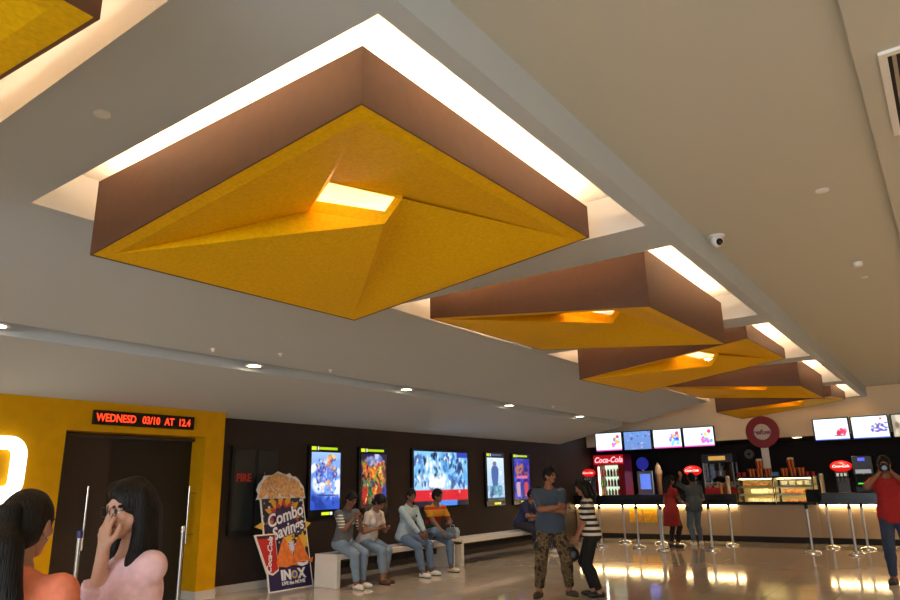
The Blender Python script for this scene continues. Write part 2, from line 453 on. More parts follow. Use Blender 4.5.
# ------------------------------------------------------------------ daylight and room lights
w = bpy.data.worlds.new('world'); SC.world = w; w.use_nodes = True
w.node_tree.nodes['Background'].inputs[0].default_value = (.75, .87, 1, 1); w.node_tree.nodes['Background'].inputs[1].default_value = .25
def area(name, loc, rot, sx, sy, power, color, spread=180):
    l = bpy.data.lights.new(name, 'AREA'); l.shape = 'RECTANGLE'; l.size = sx; l.size_y = sy; l.energy = power; l.color = color; l.spread = rad(spread)
    o = bpy.data.objects.new(name, l); COL.objects.link(o); o.location = loc; o.rotation_euler = rot; return o
area('daylight_window', (.4, -7.0, 2.1), (rad(80), 0, 0), 8.8, 2.4, 500, (.82, .92, 1))
def spot(name, loc, power, color, ang=110, blend=.6, r=.04):
    l = bpy.data.lights.new(name, 'SPOT'); l.energy = power; l.color = color; l.spot_size = rad(ang); l.spot_blend = blend; l.shadow_soft_size = r
    o = bpy.data.objects.new(name, l); COL.objects.link(o); o.location = loc; return o
WARM = (1, .78, .56)

# downlights
m_glowlamp = glow('lamp_glow', (255, 226, 180), 14)
def downlight(x, y, z, label, power, group=None, r=.07, ang=120, spot_on=True):
    t = thing('downlight', label, 'ceiling light', (x, y, z), group=group)
    MB().lathe([(r * .8, -.001), (r, -.004), (r * 1.12, -.002), (r * 1.12, .012), (r * .8, .012)], 20).build('trim_ring', m_white, t)
    MB().lathe([(0.001, -.003), (r * .78, -.003), (r * .78, .01), (0.001, .01)], 20).build('lamp', m_glowlamp, t)
    if spot_on: spot('downlight_lamp', (x, y, z - .03), power, WARM, ang)
    return t
TZ = slope_z(-7.26) + .012
for i, (y_, w_) in enumerate(zip((2.62, 5.67, 8.8, 12.1, 15.4), ('at the left edge of the photo', 'above the brown fire cabinet', 'above the second film poster', 'above the wide screen', 'nearest the snack counter'))):
    downlight(-7.26, y_, TZ, 'round lit downlight in the ceiling slot ' + w_, 75, 'downlights in the ceiling slot', .11)
downlight(-3.42, 20.66, 2.59, 'small lit downlight under the cream bulkhead beside the red disc', 25, r=.13)

for y_ in (2.5, 6.0, 9.5, 13.0, 16.5): downlight(2.3, y_, 3.70, 'unseen round downlight added on the lower ceiling strip for bounced light', 230, 'unseen downlights added for bounced light', .1)  # out-of-view lamps added to brighten the floor and bounce light onto the ceiling
# ceiling fittings
def disc_thing(name, label, cat, x, y, z, r=.06, h=.03, group=None):
    o = MB().lathe([(.001, -h), (r * .7, -h), (r, -h * .6), (r, .0), (.001, .0)], 20).build(name, m_white, None, (x, y, z))
    return tag(o, label, cat, group)
t = disc_thing('smoke_detector', 'round white smoke detector on the ceiling between the two near coffers', 'smoke detector', -3.45, 1.59, 3.5, .045, .016)
def slope_disc(x, y, label, grp=None):
    o = MB().lathe([(.001, -.035), (.014, -.035), (.016, -.02), (.02, -.008), (.032, -.006), (.032, 0), (.001, 0)], 16).build('sprinkler', m_white, None, (x, y, slope_z(x)), (0, -math.atan(.2), 0))
    tag(o, label, 'sprinkler', grp)
for x, y_, l in ((-6.73, 5.65, 'small sprinkler above the lighting slot right of the first lit downlight'), (-6.92, 4.8, 'small sprinkler above the lighting slot over the red scrolling sign'),
                 (-6.96, 6.75, 'small sprinkler above the lighting slot over the fire cabinet'), (-6.91, 13.35, 'small sprinkler above the lighting slot near the wide screen'), (-6.9, 16.5, 'small sprinkler at the far end of the lighting slot')):
    slope_disc(x, y_, l, 'sprinklers on the sloping ceiling')
cc = thing('security_camera', 'white dome security camera on the beige ceiling beside the beam', 'security camera', (-1.5, 6.45, 3.75))
MB().lathe([(.001, -.02), (.07, -.02), (.075, 0), (.001, 0)], 20).build('mount', m_white, cc)
MB().ball((0, 0, -.05), (.06, .06, .065)).build('body', m_white, cc)
MB().ball((.03, -.035, -.075), (.032, .032, .034)).build('lens_dome', m_black, cc)
for i, (y_, r, l) in enumerate(((5.91, .05, 'pale round ceiling speaker nearest the air grille'), (8.29, .05, 'white sprinkler cup on the beige ceiling, nearest of the far pair'), (8.98, .035, 'grey sprinkler cup on the beige ceiling, farther of the pair'))):
    disc_thing('ceiling_fitting', l, 'ceiling fitting', -.52, y_, 3.75, r, .012 if i != 1 else .045)
gr = thing('air_grille', 'white framed air grille with dark slats at the right edge of the ceiling', 'air grille', (.33, 4.50, 3.70))
MB().box(-.31, .31, -.55, -.51, -.02, 0).box(-.31, .31, .51, .55, -.02, 0).box(-.31, -.27, -.51, .51, -.02, 0).box(.27, .31, -.51, .51, -.02, 0).build('frame', m_white, gr)
MB().box(-.27, .27, -.51, .51, -.004, 0).build('backing', m_dark, gr)
sl = MB()
for i in range(9):
    x = -.25 + i * .06; sl.box(x, x + .02, -.51, .51, -.016, -.004)
sl.build('slats', m_steel, gr)

# ------------------------------------------------------------------ hanging lanterns in the coffers
m_lbrown = mat('lantern_brown', (92, 55, 28), .55, noise=.08, scale=14)
m_lyellow = mat('lantern_yellow', (238, 186, 2), .65, noise=.10, scale=40, spec=.15)
m_tube = glow('cove_tube', (255, 221, 180), 75)
def lantern(k, y0, y1, zN, zL, zR, zF, label):
    X0, X1, ZT = -4.58, -2.05, 3.63
    cx, cy = (X0 + X1) / 2, (y0 + y1) / 2
    t = thing('ceiling_lantern', label, 'ceiling lantern', (cx, cy, 3.1), group='brown and yellow lanterns hanging in the coffers')
    def P(u, v, z): return (X0 + u * (X1 - X0) - cx, y0 + v * (y1 - y0) - cy, z - 3.1)
    def rim(u, v): return zL * (1 - u) * (1 - v) + zN * u * (1 - v) + zF * (1 - u) * v + zR * u * v
    uv = {'L': (0, 0), 'N': (1, 0), 'R': (1, 1), 'F': (0, 1)}
    loop = 'LNRF'
    e = .012
    c = MB()
    for i in range(4):
        a, b = uv[loop[i]], uv[loop[(i + 1) % 4]]
        ai, bi = [tuple(e if q == 0 else 1 - e for q in p) for p in (a, b)]
        o = len(c.v)
        c.add([P(*a, rim(*a) - .005), P(*b, rim(*b) - .005), P(*b, ZT), P(*a, ZT), P(*ai, rim(*ai) + .004), P(*bi, rim(*bi) + .004), P(*bi, ZT), P(*ai, ZT)],
              [(0, 1, 2, 3), (5, 4, 7, 6), (3, 2, 6, 7), (0, 4, 5, 1)])
    c.build('casing', m_lbrown, t)
    n = .045
    ins = {q: (n if uv[q][0] == 0 else 1 - n, n if uv[q][1] == 0 else 1 - n) for q in uv}
    C = {q: P(*ins[q], rim(*ins[q])) for q in uv}
    A = {}
    for q, (u, v, z_) in dict(a1=(.675, .425, 3.227), a2=(.725, .44, 3.39), a3=(.61, .285, 3.445), a4=(.465, .347, 3.39)).items():
        A[q] = P(u, v, z_)
    B = {q: (A[q][0], A[q][1], A[q][2] + .09) for q in A}
    un = MB()
    O = {q: P(*uv[q], rim(*uv[q]) - .001) for q in uv}
    for i in range(4):
        a, b = loop[i], loop[(i + 1) % 4]
        un.add([O[a], O[b], C[b], C[a]], [(0, 1, 2, 3)])
    for (p, q, r) in (('L', 'F', 'a1'), ('F', 'R', 'a2'), ('R', 'N', 'a3'), ('N', 'L', 'a4')): un.add([C[p], C[q], A[r]], [(0, 1, 2)])
    for (p, q, r) in (('F', 'a1', 'a2'), ('R', 'a2', 'a3'), ('N', 'a3', 'a4'), ('L', 'a4', 'a1')): un.add([C[p], A[q], A[r]], [(0, 1, 2)])
    for p, q in (('a1', 'a2'), ('a2', 'a3'), ('a3', 'a4'), ('a4', 'a1')): un.add([A[p], A[q], B[q], B[p]], [(0, 1, 2, 3)])
    un.build('underside', m_lyellow, t)
    for (u0, v0, u1, v1) in ((.06, .06, .94, .06), (.94, .06, .94, .94), (.06, .94, .94, .94), (.06, .06, .06, .94)):
        a, b = P(u0, v0, 3.56), P(u1, v1, 3.56)
        MB().tube([a, b], .02, 8).build('light_tube', m_tube, t)
    for (u, v) in ((.1, .1), (.9, .1), (.1, .9), (.9, .9)):
        a = P(u, v, 3.60); b = P(u, v, 3.829)
        h = MB().tube([a, b], .006, 6)
        q = P(e if u < .5 else 1 - e, v, 3.60)
        h.tube([a, q], .006, 6); h.build('hanger', m_steel, t)
    return t
lantern(0, -1.67, .90, 3.10, 3.34, 3.02, 3.30, 'brown and yellow ceiling lantern cut off at the top left corner')
lantern(1, 2.15, 4.75, 3.31, 3.085, 3.372, 3.10, 'large brown and yellow ceiling lantern nearest, with its lit opening in view')
lantern(2, 5.98, 8.60, 3.057, 3.352, 3.11, 3.37, 'second brown and yellow ceiling lantern behind the largest one')
lantern(3, 9.80, 12.45, 3.375, 3.075, 3.46, 3.13, 'third brown and yellow ceiling lantern, dropping to the left')
lantern(4, 13.5, 16.3, 3.109, 3.34, 3.14, 3.37, 'fourth brown and yellow ceiling lantern, dropping to the right')
lantern(5, 17.4, 19.95, 3.29, 3.122, 3.44, 3.124, 'farthest brown and yellow ceiling lantern above the red disc sign')
# ------------------------------------------------------------------ people
def nrm(v): v = np.array(v, float); return v / np.linalg.norm(v)
def ik(a, c, l1, l2, pole):
    a, c = np.array(a, float), np.array(c, float); d = c - a; L = np.linalg.norm(d)
    if L > (l1 + l2) * .995: c = a + d / L * (l1 + l2) * .995; d = c - a; L = np.linalg.norm(d)
    u = d / L; x = (l1 * l1 - l2 * l2 + L * L) / (2 * L); hh = math.sqrt(max(l1 * l1 - x * x, 0))
    p = np.array(pole, float); p = p - u * (p @ u); p /= max(np.linalg.norm(p), 1e-6)
    return a + u * x + p * hh, c
def Rz(a): c, s = math.cos(a), math.sin(a); return np.array([[c, -s, 0], [s, c, 0], [0, 0, 1.]])
def Rx(a): c, s = math.cos(a), math.sin(a); return np.array([[1, 0, 0], [0, c, -s], [0, s, c.real]])
def Ry(a): c, s = math.cos(a), math.sin(a); return np.array([[c, 0, s], [0, 1, 0], [-s, 0, c]])
def hand_prims(w, d, n, side, curl=.5, thumb=.5, s=1.0, spread=.0):
    """palm and five fingers: w wrist, d towards the fingers, n palm side, side +1/-1 puts the thumb"""
    d = nrm(d); n = np.array(n, float); n = nrm(n - d * (n @ d)); a = np.cross(d, n) * side
    P = []
    curls = curl if isinstance(curl, (list, tuple)) else [curl] * 4
    for i, o in enumerate((.030, .010, -.010, -.029)):
        k = w + (d * (.086 - .004 * abs(i - 1) - (.006 if i == 3 else 0)) + a * o) * s
        P.append(cone(w + (d * .012 + a * o * .62) * s, k, .0155 * s, .0115 * s))
        L = (.070, .078, .072, .056)[i] * s; c0 = curls[i] * 1.2; ang = 0; q = k
        dd0 = nrm(d + a * (o * 2 + spread * o * 12))
        for j, (fr, ca) in enumerate(((.45, .75), (.30, 1.0), (.25, .65))):
            ang += c0 * ca; dd = dd0 * math.cos(ang) + n * math.sin(ang)
            q2 = q + dd * L * fr; P.append(cone(q, q2, (.0100 - .001 * j) * s, (.0092 - .001 * j) * s)); q = q2
    t0 = w + (d * .022 + a * .026) * s; t1 = t0 + nrm(d * .62 + a * .62 + n * .35) * .042 * s
    t2 = t1 + nrm(d * .85 + a * (.35 - .5 * thumb) + n * (.25 + .5 * thumb)) * .033 * s
    t3 = t2 + nrm(d * .9 + a * (.1 - .6 * thumb) + n * (.2 + .6 * thumb)) * .025 * s
    P += [cone(t0, t1, .016 * s, .0125 * s), cone(t1, t2, .0118 * s, .0105 * s), cone(t2, t3, .0105 * s, .0088 * s)]
    return P

SKIN = {}
def skin(rgb): return mat('skin_%d_%d_%d' % rgb, rgb, .55)
def cloth(name, rgb, rough=.88): return mat('cloth_' + name, rgb, rough, noise=.10, scale=30, bump=.15)

class Fig:
    def __init__(s, label, loc, rz, scale=1.0, skin_rgb=(150, 104, 78), female=False, h=.014, hh=.008, hf=.006, group=None):
        s.root = thing('person', label, 'person', loc, rz, group); s.k = scale; s.h = h; s.hh = hh; s.hf = hf
        s.root.scale = (scale,) * 3
        s.skin = skin(skin_rgb); s.fem = female; s.skinrgb = skin_rgb
    def pose(s, pelvis=(0, 0, .93), lean=0, side=0, turn=0, yaw=0, pitch=0, roll=0, wr=None, wl=None, er=(.3, -1, -.3), el=(-.3, -1, -.3),
             fr=(.1, 0), fl=(-.1, 0), kr=(.1, 1, 0), kl=(-.1, 1, 0), ar=None, al=None, toer=10, toel=-10, hands=None, shrug=0, toe_pitch_r=0, toe_pitch_l=0):
        """lean forward, side bend, turn of the shoulders, head yaw (+ to the person's left) and pitch (+ down), degrees"""
        s.pel = np.array(pelvis, float)
        s.B = Rz(rad(turn)) @ Rx(-rad(lean)) @ Ry(rad(side))                    # spine frame
        up = s.B[:, 2]; rt = s.B[:, 0]; fw = s.B[:, 1]; s.up, s.rt, s.fw = up, rt, fw
        sw = .146 if s.fem else .182; sd = .438 if s.fem else .450
        s.neck = s.pel + up * .535
        s.sh = {'r': s.pel + up * (sd + shrug) + rt * sw, 'l': s.pel + up * (sd + shrug) - rt * sw}
        H = s.B @ Rz(rad(yaw)) @ Rx(rad(lean * .6)) @ Rx(-rad(pitch)) @ Ry(rad(roll)); s.H = H
        s.hc = s.neck + up * .035 + H[:, 2] * .125 + H[:, 1] * .022
        s.hip = {'r': s.pel + s_rot(turn * .4, (.088, 0, -.03)), 'l': s.pel + s_rot(turn * .4, (-.088, 0, -.03))}
        s.el_, s.wr_ = {}, {}
        for q, w, e in (('r', wr, er), ('l', wl, el)):
            if w is None: w = s.sh[q] + np.array([(.09 if q == 'r' else -.09), .04, -.53])
            s.el_[q], s.wr_[q] = ik(s.sh[q], w, .285, .25, e)
        s.kn, s.an = {}, {}
        for q, f, kd, a in (('r', fr, kr, ar), ('l', fl, kl, al)):
            a = (f[0], f[1], .085) if a is None else a
            s.kn[q], s.an[q] = ik(s.hip[q], a, .435, .425, kd)
        s.toe = {}
        for q, t, tp in (('r', toer, toe_pitch_r), ('l', toel, toe_pitch_l)):
            f = Rz(-rad(t)) @ np.array([0, math.cos(rad(tp)), math.sin(rad(tp))]); s.toe[q] = f
        s.hands = hands or {}
        return s
    # --- solids
    def torso(s):
        p, up, rt, fw, B = s.pel, s.up, s.rt, s.fw, s.B
        if s.fem:
            P = [ell(p + up * .0, (.172, .122, .13), B), ell(p + up * .19, (.128, .096, .15), B), ell(p + up * .36, (.148, .105, .15), B),
                 ell(p + up * .335 + fw * .078 + rt * .065, (.066, .062, .064), B), ell(p + up * .335 + fw * .078 - rt * .065, (.066, .062, .064), B)]
        else:
            P = [ell(p + up * .0, (.165, .118, .13), B), ell(p + up * .19, (.148, .106, .16), B), ell(p + up * .36, (.172, .118, .16), B)]
        P += [ell(p - fw * .05 + rt * .07 - up * .04, (.085, .09, .09), B), ell(p - fw * .05 - rt * .07 - up * .04, (.085, .09, .09), B)]
        for q in 'rl': P.append(cone(p + up * .425, s.sh[q] - up * .012, .075, .056 if not s.fem else .05))
        P.append(cone(p + up * .435, s.neck + up * .01, .088, .056))
        return P
    def arm(s, q, t0=0, t1=2, off=0, cut=True):
        S, E_, W = s.sh[q], s.el_[q], s.wr_[q]; g = .92 if s.fem else 1.05
        P = []
        if t1 <= 1:
            e = S + (E_ - S) * t1; P.append(cone(S, E_, .050 * g, .040 * g, [(e, nrm(E_ - S))] if cut else []))
        else:
            P.append(cone(S, E_, .050 * g, .040 * g))
            e = E_ + (W - E_) * (t1 - 1); P.append(cone(E_, W, .040 * g, .027 * g, [(e, nrm(W - E_))] if cut and t1 < 2 else []))
        return P
    def leg(s, q, t1=2, loose=0):
        Hp, K, A = s.hip[q], s.kn[q], s.an[q]
        if t1 <= 1: return [cone(Hp, K, .088 + loose, .060 + loose, [(Hp + (K - Hp) * t1, nrm(K - Hp))])]
        c = nrm(A - K); e = K + (A - K) * (t1 - 1)
        calf = K + c * .14 + np.cross(np.cross(c, s.toe[q]), c) * -.012
        cu = [(e, c)] if t1 < 2 else []
        return [cone(Hp, K, .088 + loose, .060 + loose), cone(K, calf, .056 + loose, .056 + loose, cu), cone(calf, A, .054 + loose, .036 + loose, cu)]
    def foot(s, q):
        A, f = s.an[q], s.toe[q]; dn = nrm(np.cross(np.cross(f, np.array([0, 0, -1.])), f)) if abs(f[2]) < .95 else np.array([0, -1., 0])
        b = A + dn * .048
        return [cone(A, b - f * .035, .036, .034), cone(b - f * .035, b + f * .10, .034, .036), cone(b + f * .10, b + f * .165, .036, .024)]
    def head_prims(s):
        H, c = s.H, s.hc
        L = lambda x, y, z: c + H @ np.array([x, y, z])
        P = [ell(L(0, -.012, .022), (.074, .094, .094), H), cone(L(0, .03, -.03), L(0, .052, -.084), .060, .030), cone(L(.03, .02, -.04), L(.012, .05, -.086), .042, .022),
             cone(L(-.03, .02, -.04), L(-.012, .05, -.086), .042, .022), ell(L(.035, .058, -.022), (.026, .022, .022), H), ell(L(-.035, .058, -.022), (.026, .022, .022), H),
             cone(L(0, .076, .012), L(0, .098, -.028), .009, .012), ell(L(.011, .088, -.031), (.009, .009, .007), H), ell(L(-.011, .088, -.031), (.009, .009, .007), H),
             cone(L(-.035, .070, .022), L(.035, .070, .022), .012, .012),
             ell(L(.076, -.006, -.008), (.011, .021, .031), H), ell(L(-.076, -.006, -.008), (.011, .021, .031), H),
             cone(s.neck - s.up * .05, L(0, -.02, -.03), .056 if not s.fem else .048, .052 if not s.fem else .044)]
        subs = [ell(L(x, .088, .002), (.016, .012, .009), H) for x in (.032, -.032)]
        marks = dict(eye=[ell(L(x, .073, .001), (.014, .0105, .008), H) for x in (.032, -.032)],
                     lip=[ell(L(0, .079, -.058), (.023, .012, .0095), H)],
                     brow=[cone(L(x * .35, .081, .019), L(x, .071, .021), .0055, .0045) for x in (.05, -.05)],
                     pupil=[ell(L(x, .083, .001), (.0068, .0055, .0068), H) for x in (.032, -.032)])
        return P, subs, marks
    def body(s, hair_rgb=(15, 12, 12), lip=(136, 76, 66)):
        parts = []
        P = s.torso()
        for q in 'rl': P += s.arm(q) + s.leg(q) + s.foot(q)
        parts.append(sdf_mesh(P, s.h, .035))
        hp, subs, mk = s.head_prims()
        extra = mk['eye'] + mk['lip'] + mk['brow'] + mk['pupil']
        V, F = sdf_mesh(hp + extra[:2] + mk['lip'] + mk['brow'], s.hf, .012, smooth=0)
        parts.append((V, F))
        n0 = len(parts[0][1]); C = V[F].mean(1)
        fm = np.zeros(len(F), int)
        for i, (key, tol) in enumerate((('eye', .0025), ('lip', .0025), ('brow', .003), ('pupil', .0045))):
            for p in mk[key]: fm[psdf(p, C) < tol] = i + 1
        facem = [np.zeros(n0, int), fm]
        for q in 'rl':
            hd = s.hands.get(q)
            W = s.wr_[q]; fa = nrm(W - s.el_[q])
            if hd is None: hd = dict(d=fa, n=-s.rt * (1 if q == 'r' else -1), curl=.35)
            d = hd.get('d', fa); n = hd['n']; sd = hd.get('side', 1 if q == 'r' else -1)
            hp = hand_prims(W, d, n, sd, hd.get('curl', .4), hd.get('thumb', .5), .88 if s.fem else 1.03, hd.get('spread', 0))
            hp.append(cone(W - fa * .04, W + nrm(d) * .02, .027, .024))
            v, f = sdf_mesh(hp, s.hh, .008, smooth=0); parts.append((v, f)); facem.append(np.zeros(len(f), int))
        return vf_object('body', parts, [s.skin, mat('eye_white', (225, 220, 212), .3) if s.hf < .0055 else mat('eye_far', (120, 104, 94), .4), mat('lips_%d' % lip[0], lip, .5), mat_hair(hair_rgb), mat('pupil', (22, 15, 12), .2)],
                         s.root, np.concatenate(facem))
    def part(s, name, prims, m, off=.010, k=.03, h=None, cuts=(), subs=(), label=None, smooth=1):
        o = vf_object(name, [sdf_mesh(prims, h or s.h, k, off, cuts, subs, smooth)], [m], s.root)
        if label: o['label'] = label
        return o
    def shirt(s, m, sleeve=.75, off=.012, hem=-.06, name='shirt', label=None, neck=.0, loose=0, extra=(), sleeve_l=None, wide=0):
        P = []
        hemcut = (s.pel + s.up * hem, -s.up); nk = (s.neck + s.up * (-.012 + neck) + s.fw * .0, nrm(s.up * .8 + s.fw * .45))
        for p in s.torso():
            p = dict(p); p['cut'] = [hemcut, nk]; P.append(p)
        P.append(ell(s.pel - s.up * .02, ((.168 if s.fem else .170) + wide + loose, .122 + wide * .5 + loose, .33), s.B, [hemcut, nk]))
        if hem < -.15: P.append(cone(s.pel, s.pel + s.up * (hem - .05), .15 + loose, .165 + loose, [hemcut]))
        for q in 'rl':
            P += s.arm(q, t1=sleeve if (q == 'r' or sleeve_l is None) else sleeve_l)
        P += list(extra)
        return s.part(name, P, m, off, .03, label=label)
    def trousers(s, m, t1=1.93, off=.011, waist=.10, loose=.004, name='trousers', label=None):
        wc = (s.pel + s.up * waist, s.up); P = []
        for p in s.torso()[:2] + [q for q in s.torso() if q['t'] == 'e'][-2:]:
            p = dict(p); p['cut'] = [wc]; P.append(p)
        for q in 'rl': P += s.leg(q, t1, loose)
        return s.part(name, P, m, off, .03, label=label)
    def shoes(s, m, sole=None, label=None):
        for q in 'rl':
            o = s.part('shoe', s.foot(q), m, .007, .02, h=min(s.h, .011), label=label)
            A, f = s.an[q], s.toe[q]
            if sole:
                dn = nrm(np.cross(np.cross(f, np.array([0, 0, -1.])), f)); b = A + dn * .076
                so = vf_object('sole', [sdf_mesh([cone(b - f * .04, b + f * .09, .036, .040, [(b - dn * .006, -dn)]), cone(b + f * .09, b + f * .16, .040, .028, [(b - dn * .006, -dn)])], .011, .01, .004)], [sole], s.root)
                so.parent = o
    def hair(s, rgb=(15, 12, 12), long=None, off=.014, fringe=.0, name='hair', cap=True, extra=()):
        H, c = s.H, s.hc
        L = lambda x, y, z: c + H @ np.array([x, y, z])
        P = [ell(L(0, -.016, .026), (.074, .094, .094), H), ell(L(0, -.045, -.01), (.070, .065, .075), H)]
        P += [cone(L(0, .03, .085), L(0, .06, .07), .025, .018)]
        P += list(extra)
        face = [ell(L(0, .125, -.035 - fringe), (.068, .10, .098), H)]
        if cap: face += [ell(L(x, .02, -.045), (.03, .045, .05), H) for x in (.085, -.085)]
        m = mat_hair(rgb)
        return s.part(name, P, m, off, .02, h=max(s.hf, .007), subs=face)
    def L(s, x, y, z): return s.hc + s.H @ np.array([x, y, z])
def s_rot(a, v): return Rz(rad(a)) @ np.array(v, float)
HAIR = (15, 12, 12)
m_phone = mat('phone_black', (16, 16, 18), .6, spec=.2)
def phone(label, fig, pos, d, n):
    """a phone held in the hand: d long axis, n screen normal, in the person's own frame"""
    t = thing('phone', label, 'phone')
    d = nrm(d); n = nrm(np.array(n) - d * (np.array(n) @ d)); a = np.cross(d, n)
    R4 = Matrix([[a[i], d[i], n[i], pos[i]] for i in range(3)] + [[0, 0, 0, 1]])
    bpy.context.view_layer.update()
    t.matrix_world = fig.root.matrix_world @ R4
    MB().bbox(-.036, .036, -.072, .072, -.005, .004, .004).build('case', m_phone, t)
    MB().box(-.032, .032, -.066, .066, .004, .0048).build('screen', glow('phone_screen', (120, 140, 165), .25), t)
    return t

# --- woman in coral, seen from behind, at the left edge
def woman_coral():
    f = Fig('woman seen from behind in a coral top with a long black ponytail', (-2.42, 1.03, 0), rad(52), .868, (168, 122, 98), True, .011, .007, .005)
    f.pose(yaw=-20, pitch=4, shrug=.022, wr=(.20, .20, .86), wl=(-.2, .2, .86), lean=2)
    f.body(HAIR)
    f.shirt(cloth('coral', (236, 136, 106)), 1.55, .016, -.30, 'top', loose=.03, neck=.01)
    f.trousers(cloth('coral_bottom', (58, 50, 60)), waist=.02)
    f.shoes(mat('sandal_brown', (80, 54, 40), .6), mat('sole_dark', (30, 28, 26), .8))
    L = f.L
    f.hair(HAIR, off=.010, extra=[])
    P = [ell(L(.0, -.105, .035), (.036, .034, .036), f.H), cone(L(0, -.115, .03), L(.03, -.150, -.08), .036, .048), cone(L(.03, -.150, -.08), L(.04, -.130, -.26), .048, .046),
         cone(L(.04, -.130, -.26), L(.02, -.125, -.40), .046, .012), cone(L(.04, -.14, -.08), L(.085, -.125, -.25), .034, .022)]
    f.part('ponytail', P, mat_hair(HAIR), .004, .03, h=.009)
    o = vf_object('hair_tie', [sdf_mesh([ell(L(0, -.118, .03), (.046, .018, .046), f.H)], .008, 0)], [mat('hair_tie', (40, 22, 36), .6)], f.root)
    MB().ball(tuple(L(.086, -.002, -.047)), .006, 10, 6).build('earring', m_chrome, f.root)
woman_coral()

# --- woman in pale pink, hand to her face
def woman_pink():
    f = Fig('woman in a pale pink tunic and glasses holding her hand to her face', (-2.60, 1.535, 0), rad(178), .888, (206, 160, 138), True, .011, .0045, .0045)
    f.pose(yaw=4, pitch=4, lean=2, wl=None, wr=(.10, .20, 1.05))
    c = f.L(-.028, .128, -.145)
    f.pose(yaw=4, pitch=4, lean=2, shrug=.032, wl=c, el=(-.3, -.8, -.9), wr=(.16, .26, 1.02), er=(.6, -.3, -.6),
           hands={'l': dict(d=f.H @ np.array([.16, -.12, 1]), n=f.H @ np.array([.1, -1, 0]), curl=[.16, .18, .22, .3], spread=.5, thumb=.1)})
    f.body(HAIR, (150, 80, 76))
    pk = cloth('pale_pink', (238, 198, 206))
    o = f.shirt(pk, 1.40, .012, -.42, 'tunic', loose=.025)
    f.part('cuff', [cone(f.el_['l'] + (f.wr_['l'] - f.el_['l']) * .26, f.el_['l'] + (f.wr_['l'] - f.el_['l']) * .44, .050, .056, [(f.el_['l'] + (f.wr_['l'] - f.el_['l']) * .42, nrm(f.wr_['l'] - f.el_['l']))])], pk, .008, 0)
    f.trousers(cloth('pink_bottom', (70, 66, 84)), waist=.0)
    f.shoes(mat('sandal_brown', (80, 54, 40), .6))
    L = f.L
    ex = [cone(L(0, -.03, .10), L(.05, .03, .085), .03, .03), cone(L(-.055, -.02, .06), L(-.078, -.01, -.06), .024, .026), cone(L(.055, -.02, .06), L(.078, -.01, -.06), .024, .026),
          cone(L(-.078, -.01, -.06), L(-.088, .02, -.20), .026, .032), cone(L(-.088, .02, -.20), L(-.075, .075, -.34), .032, .014),
          cone(L(.078, -.01, -.06), L(.088, .02, -.20), .026, .032), cone(L(.088, .02, -.20), L(.075, .075, -.34), .032, .014),
          cone(L(0, -.075, -.02), L(0, -.08, -.24), .06, .055), cone(L(-.05, -.05, -.03), L(-.06, -.05, -.24), .04, .035), cone(L(.05, -.05, -.03), L(.06, -.05, -.24), .04, .035)]
    f.hair(HAIR, off=.009, extra=ex, cap=False)
    g = MB()
    for x in (-.034, .034):
        pts = [tuple(L(x + .027 * math.cos(t), .100 - .004 * abs(math.cos(t)), .0 + .021 * math.sin(t))) for t in np.linspace(0, 2 * PI, 17)]
        g.tube(pts, .0018, 6)
    g.tube([tuple(L(-.008, .100, .004)), tuple(L(.008, .100, .004))], .0018, 6)
    for x in (-1, 1): g.tube([tuple(L(x * .061, .097, .004)), tuple(L(x * .078, .05, .004)), tuple(L(x * .08, -.01, .002))], .0018, 6)
    g.build('glasses', mat('glasses_frame', (40, 30, 34), .3), f.root)
woman_pink()

# --- seated people
JEANS = cloth('pale_jeans', (118, 138, 158)); JEANS2 = cloth('mid_jeans', (92, 112, 138)); JEANS3 = cloth('dark_jeans', (44, 58, 84))
SOLE = mat('sole_white', (216, 214, 206), .6)
SEAT = .50
def seated(label, x, y, rz=-90, **k):
    return Fig(label, (x + .175, y - .17, 0), rad(rz), 1.0, **k)
PZ = SEAT + .175
# man with striped sleeves
f = seated('seated man in a grey shirt with striped sleeves looking at a phone', -8.47, 8.60, -96, skin_rgb=(122, 82, 62), h=.013)
f.pose(pelvis=(0, 0, PZ), lean=12, yaw=0, pitch=22, wr=(.06, .36, 1.05), wl=(-.06, .34, 1.02), er=(.6, -.4, -1), el=(-.6, -.4, -1), fr=(.10, .47), fl=(-.08, .40), kr=(.05, 1, .6), kl=(-.05, 1, .6),
       hands={'r': dict(n=(-1, .2, 0), d=(-.1, .7, .7), curl=.7), 'l': dict(n=(1, .2, 0), d=(.1, .7, .7), curl=.7)})
f.body(HAIR)
f.shirt(cloth('grey_tee', (92, 96, 100)), .42, label='grey shirt body')
for q in 'rl':
    f.part('sleeve', f.arm(q, t1=.95), mat_stripes('sleeve_stripes', (78, 82, 88), (210, 206, 190), .045), .015, .0, label='sleeve with pale stripes')
f.trousers(JEANS); f.shoes(SOLE, mat('sole_grey', (120, 116, 108), .7), 'white shoe'); f.hair(HAIR)
MB().box(-.06, .06, -.001, .001, -.025, .025).build('chest_print', mat('chest_print', (200, 204, 206), .7), f.root, tuple(f.pel + f.up * .33 + f.fw * .142), (-rad(12), 0, 0))['label'] = 'pale print on the chest'
phone('black phone held up by the seated man with striped sleeves', f, (0, .44, 1.13), (0, .35, .9), (0, -.9, .35))
